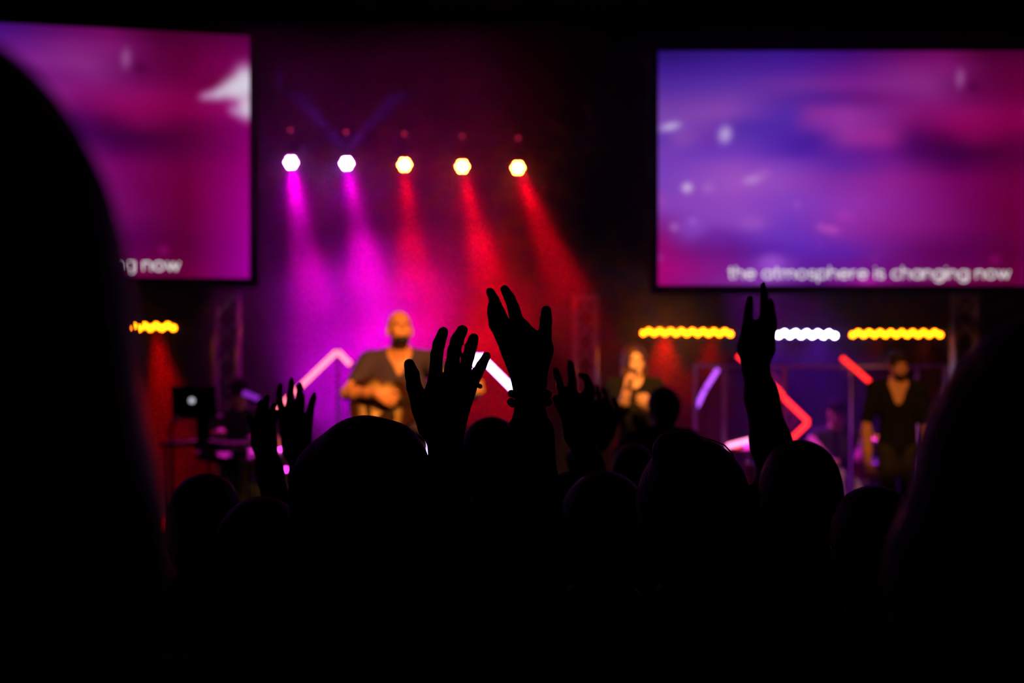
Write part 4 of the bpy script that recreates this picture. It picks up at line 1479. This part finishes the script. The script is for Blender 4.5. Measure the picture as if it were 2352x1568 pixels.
cymbal('bronze cymbal on a stand by the floor tom', P(1716, 1022, 12.25), (.18, -.12, 0), .21)
cymbal('bronze cymbal on a stand by the snare drum', P(2040, 1010, 11.9), (.2, .15, 0), .20)
t = thing('drum_stool', 'round padded drum stool under the seated drummer', 'stool', (P(1916, 784, DR_D).x, DR_D, STAGE_Z))
q = P(1916, 784, DR_D)
hipz = D_['T'](0, 0, .505 * 1.66).z
obj('seat', MB().lathe((q.x, q.y + .02, hipz - .175), [(.15, 0), (.165, .03), (.155, .07), (.10, .08)], (0, 0, 1), 20), CLOTH_BLACK, t)
obj('post', MB().cyl((q.x, q.y + .02, STAGE_Z + .03), (q.x, q.y + .02, hipz - .175), .02), CHROME, t)
for i in range(3):
    a = 2 * math.pi * i / 3
    obj('leg', MB().cyl((q.x, q.y + .02, STAGE_Z + .05), (q.x + .2 * math.cos(a), q.y + .02 + .2 * math.sin(a), STAGE_Z + .01), .012, n=6), CHROME, t)

# ------------------------------------------------------------------ keyboard corner
tz = CAM_Z - (1016 - 784) / F * 10.9
xa, xb = P(372, 784, 10.9).x, P(566, 784, 10.9).x
t = thing('equipment_table', 'narrow black table holding the laptop and its riser', 'table', ((xa + xb) / 2, 10.95, STAGE_Z))
obj('table_top', MB().box(((xa + xb) / 2, 10.95, tz - .012), (xb - xa, .30, .024)), BLACK_PAINT, t)
for i in (xa + .04, xb - .04):
    for j in (10.84, 11.06):
        obj('leg', MB().cyl((i, j, STAGE_Z), (i, j, tz - .024), .014, n=8), BLACK_METAL, t)
lz = CAM_Z - (957 - 784) / F * 10.9
lx = P(452, 784, 10.9).x
t = thing('laptop_riser', 'black riser lifting the laptop above the table', 'stand', (lx, 10.95, tz))
obj('base', MB().box((lx + .03, 10.95, tz + .006), (.22, .22, .012)), BLACK_METAL, t)
obj('post', MB().box((lx + .03, 11.0, (tz + lz) / 2), (.10, .03, lz - tz - .012)), BLACK_METAL, t)
obj('tray', MB().box((lx, 10.95, lz - .012), (.30, .22, .008)), BLACK_METAL, t)
t = thing('laptop', 'open dark laptop with a round glowing emblem on its lid', 'laptop', (lx, 10.93, lz - .008))
obj('base', MB().box((lx, 10.95, lz + .001), (.345, .235, .016)), BLACK_METAL, t)
tilt = Euler((.16, 0, 0)).to_matrix()
lid_c = Vector((lx, 10.835, lz + .008)) + tilt @ Vector((0, 0, .118))
lid = obj('lid', MB().box(lid_c, (.345, .010, .235), tilt), BLACK_METAL, t)
nrm = tilt @ Vector((0, -1, 0))
obj('emblem', MB().lathe(lid_c + nrm * .0052 + Vector((P(442, 784, 10.83).x - lx, 0, .005)), [(.021, 0), (.021, .0012)], nrm, 20), emit('emblem_glow', (.85, .85, 1.0), .75, False), lid)

kc = P(552, 1046, 11.32)
t = thing('stage_keyboard', 'electronic keyboard tilted on a stand before the capped player', 'keyboard', (kc.x, kc.y, STAGE_Z))
kr = Matrix.Rotation(-.30, 3, 'Z') @ Euler((.30, .14, 0)).to_matrix()
kl = .62
obj('case', MB().box(kc, (kl, .30, .07), kr), BLACK_METAL, t)
WH = mat('white_keys', (.75, .75, .75), .35)
for i in range(28):
    obj('white_key', MB().box(kc + kr @ Vector((-kl / 2 + .03 + i * (kl - .06) / 27, .07, .040)), ((kl - .06) / 27 * .92, .13, .012), kr), WH, t)
for k in (-1, 1):
    obj('stand_leg', MB().cyl(kc + kr @ Vector((k * .2, -.12, -.04)), (kc.x + k * .22, kc.y + .2, STAGE_Z), .014, n=8), BLACK_METAL, t)
    obj('stand_leg', MB().cyl(kc + kr @ Vector((k * .2, .12, -.04)), (kc.x + k * .22, kc.y - .2, STAGE_Z), .014, n=8), BLACK_METAL, t)
q = P(550, 784, KB_D)
t = thing('keyboard_stool', 'round black stool under the keyboard player', 'stool', (q.x, q.y, STAGE_Z))
hipz = K_['T'](0, 0, .505 * 1.72).z
obj('seat', MB().lathe((q.x, q.y, hipz - .175), [(.15, 0), (.165, .03), (.155, .07), (.10, .08)], (0, 0, 1), 20), CLOTH_BLACK, t)
obj('post', MB().cyl((q.x, q.y, STAGE_Z + .02), (q.x, q.y, hipz - .175), .022), CHROME, t)
obj('foot', MB().cyl((q.x, q.y, STAGE_Z), (q.x, q.y, STAGE_Z + .025), .19, .17, 20), CHROME, t)

# microphone on a stand by the laptop
mz = P(402, 966, 10.52)
t = thing('microphone_stand', 'black microphone on a slim stand beside the laptop', 'microphone', (mz.x - .03, mz.y, STAGE_Z))
obj('pole', MB().cyl((mz.x - .03, mz.y, STAGE_Z + .01), (mz.x - .03, mz.y, mz.z - .06), .010, n=8), BLACK_METAL, t)
obj('round_base', MB().cyl((mz.x - .03, mz.y, STAGE_Z), (mz.x - .03, mz.y, STAGE_Z + .015), .12, .11, 20), BLACK_METAL, t)
obj('microphone_body', MB().cyl((mz.x - .05, mz.y, mz.z - .09), (mz.x, mz.y, mz.z), .011, .017, 10), BLACK_METAL, t)
obj('grille', MB().ball((mz.x + .008, mz.y, mz.z + .012), .025, 10, 8), MATS['steel_mesh'], t, smooth=True)

# two small magenta floor lamps
FL = emit('floor_lamp_magenta', (1.0, .03, .75), 16, False)
for px, py, lab in ((644, 1032, 'small magenta LED lamp on a thin stand, upper of two by the keyboard'), (657, 1078, 'small magenta LED lamp on a thin stand, lower of two by the keyboard')):
    q = P(px, py, 12.0 if py < 1050 else 11.6)
    t = thing('pin_lamp', lab, 'stage light', (q.x, q.y, STAGE_Z), 'small magenta lamps')
    obj('housing', MB().lathe(q + Vector((0, .05, 0)), [(.028, 0), (.032, .05), (.028, .052)], (0, -1, 0), 14), BLACK_METAL, t)
    obj('lens', MB().ball(q + Vector((0, -.002, 0)), (.014, .005, .014), 10, 6), FL, t)
    obj('stem', MB().cyl((q.x, q.y + .03, STAGE_Z + .01), (q.x, q.y + .03, q.z - .02), .008, n=8), BLACK_METAL, t)
    obj('foot', MB().cyl((q.x, q.y + .03, STAGE_Z), (q.x, q.y + .03, STAGE_Z + .012), .08, .075, 16), BLACK_METAL, t)
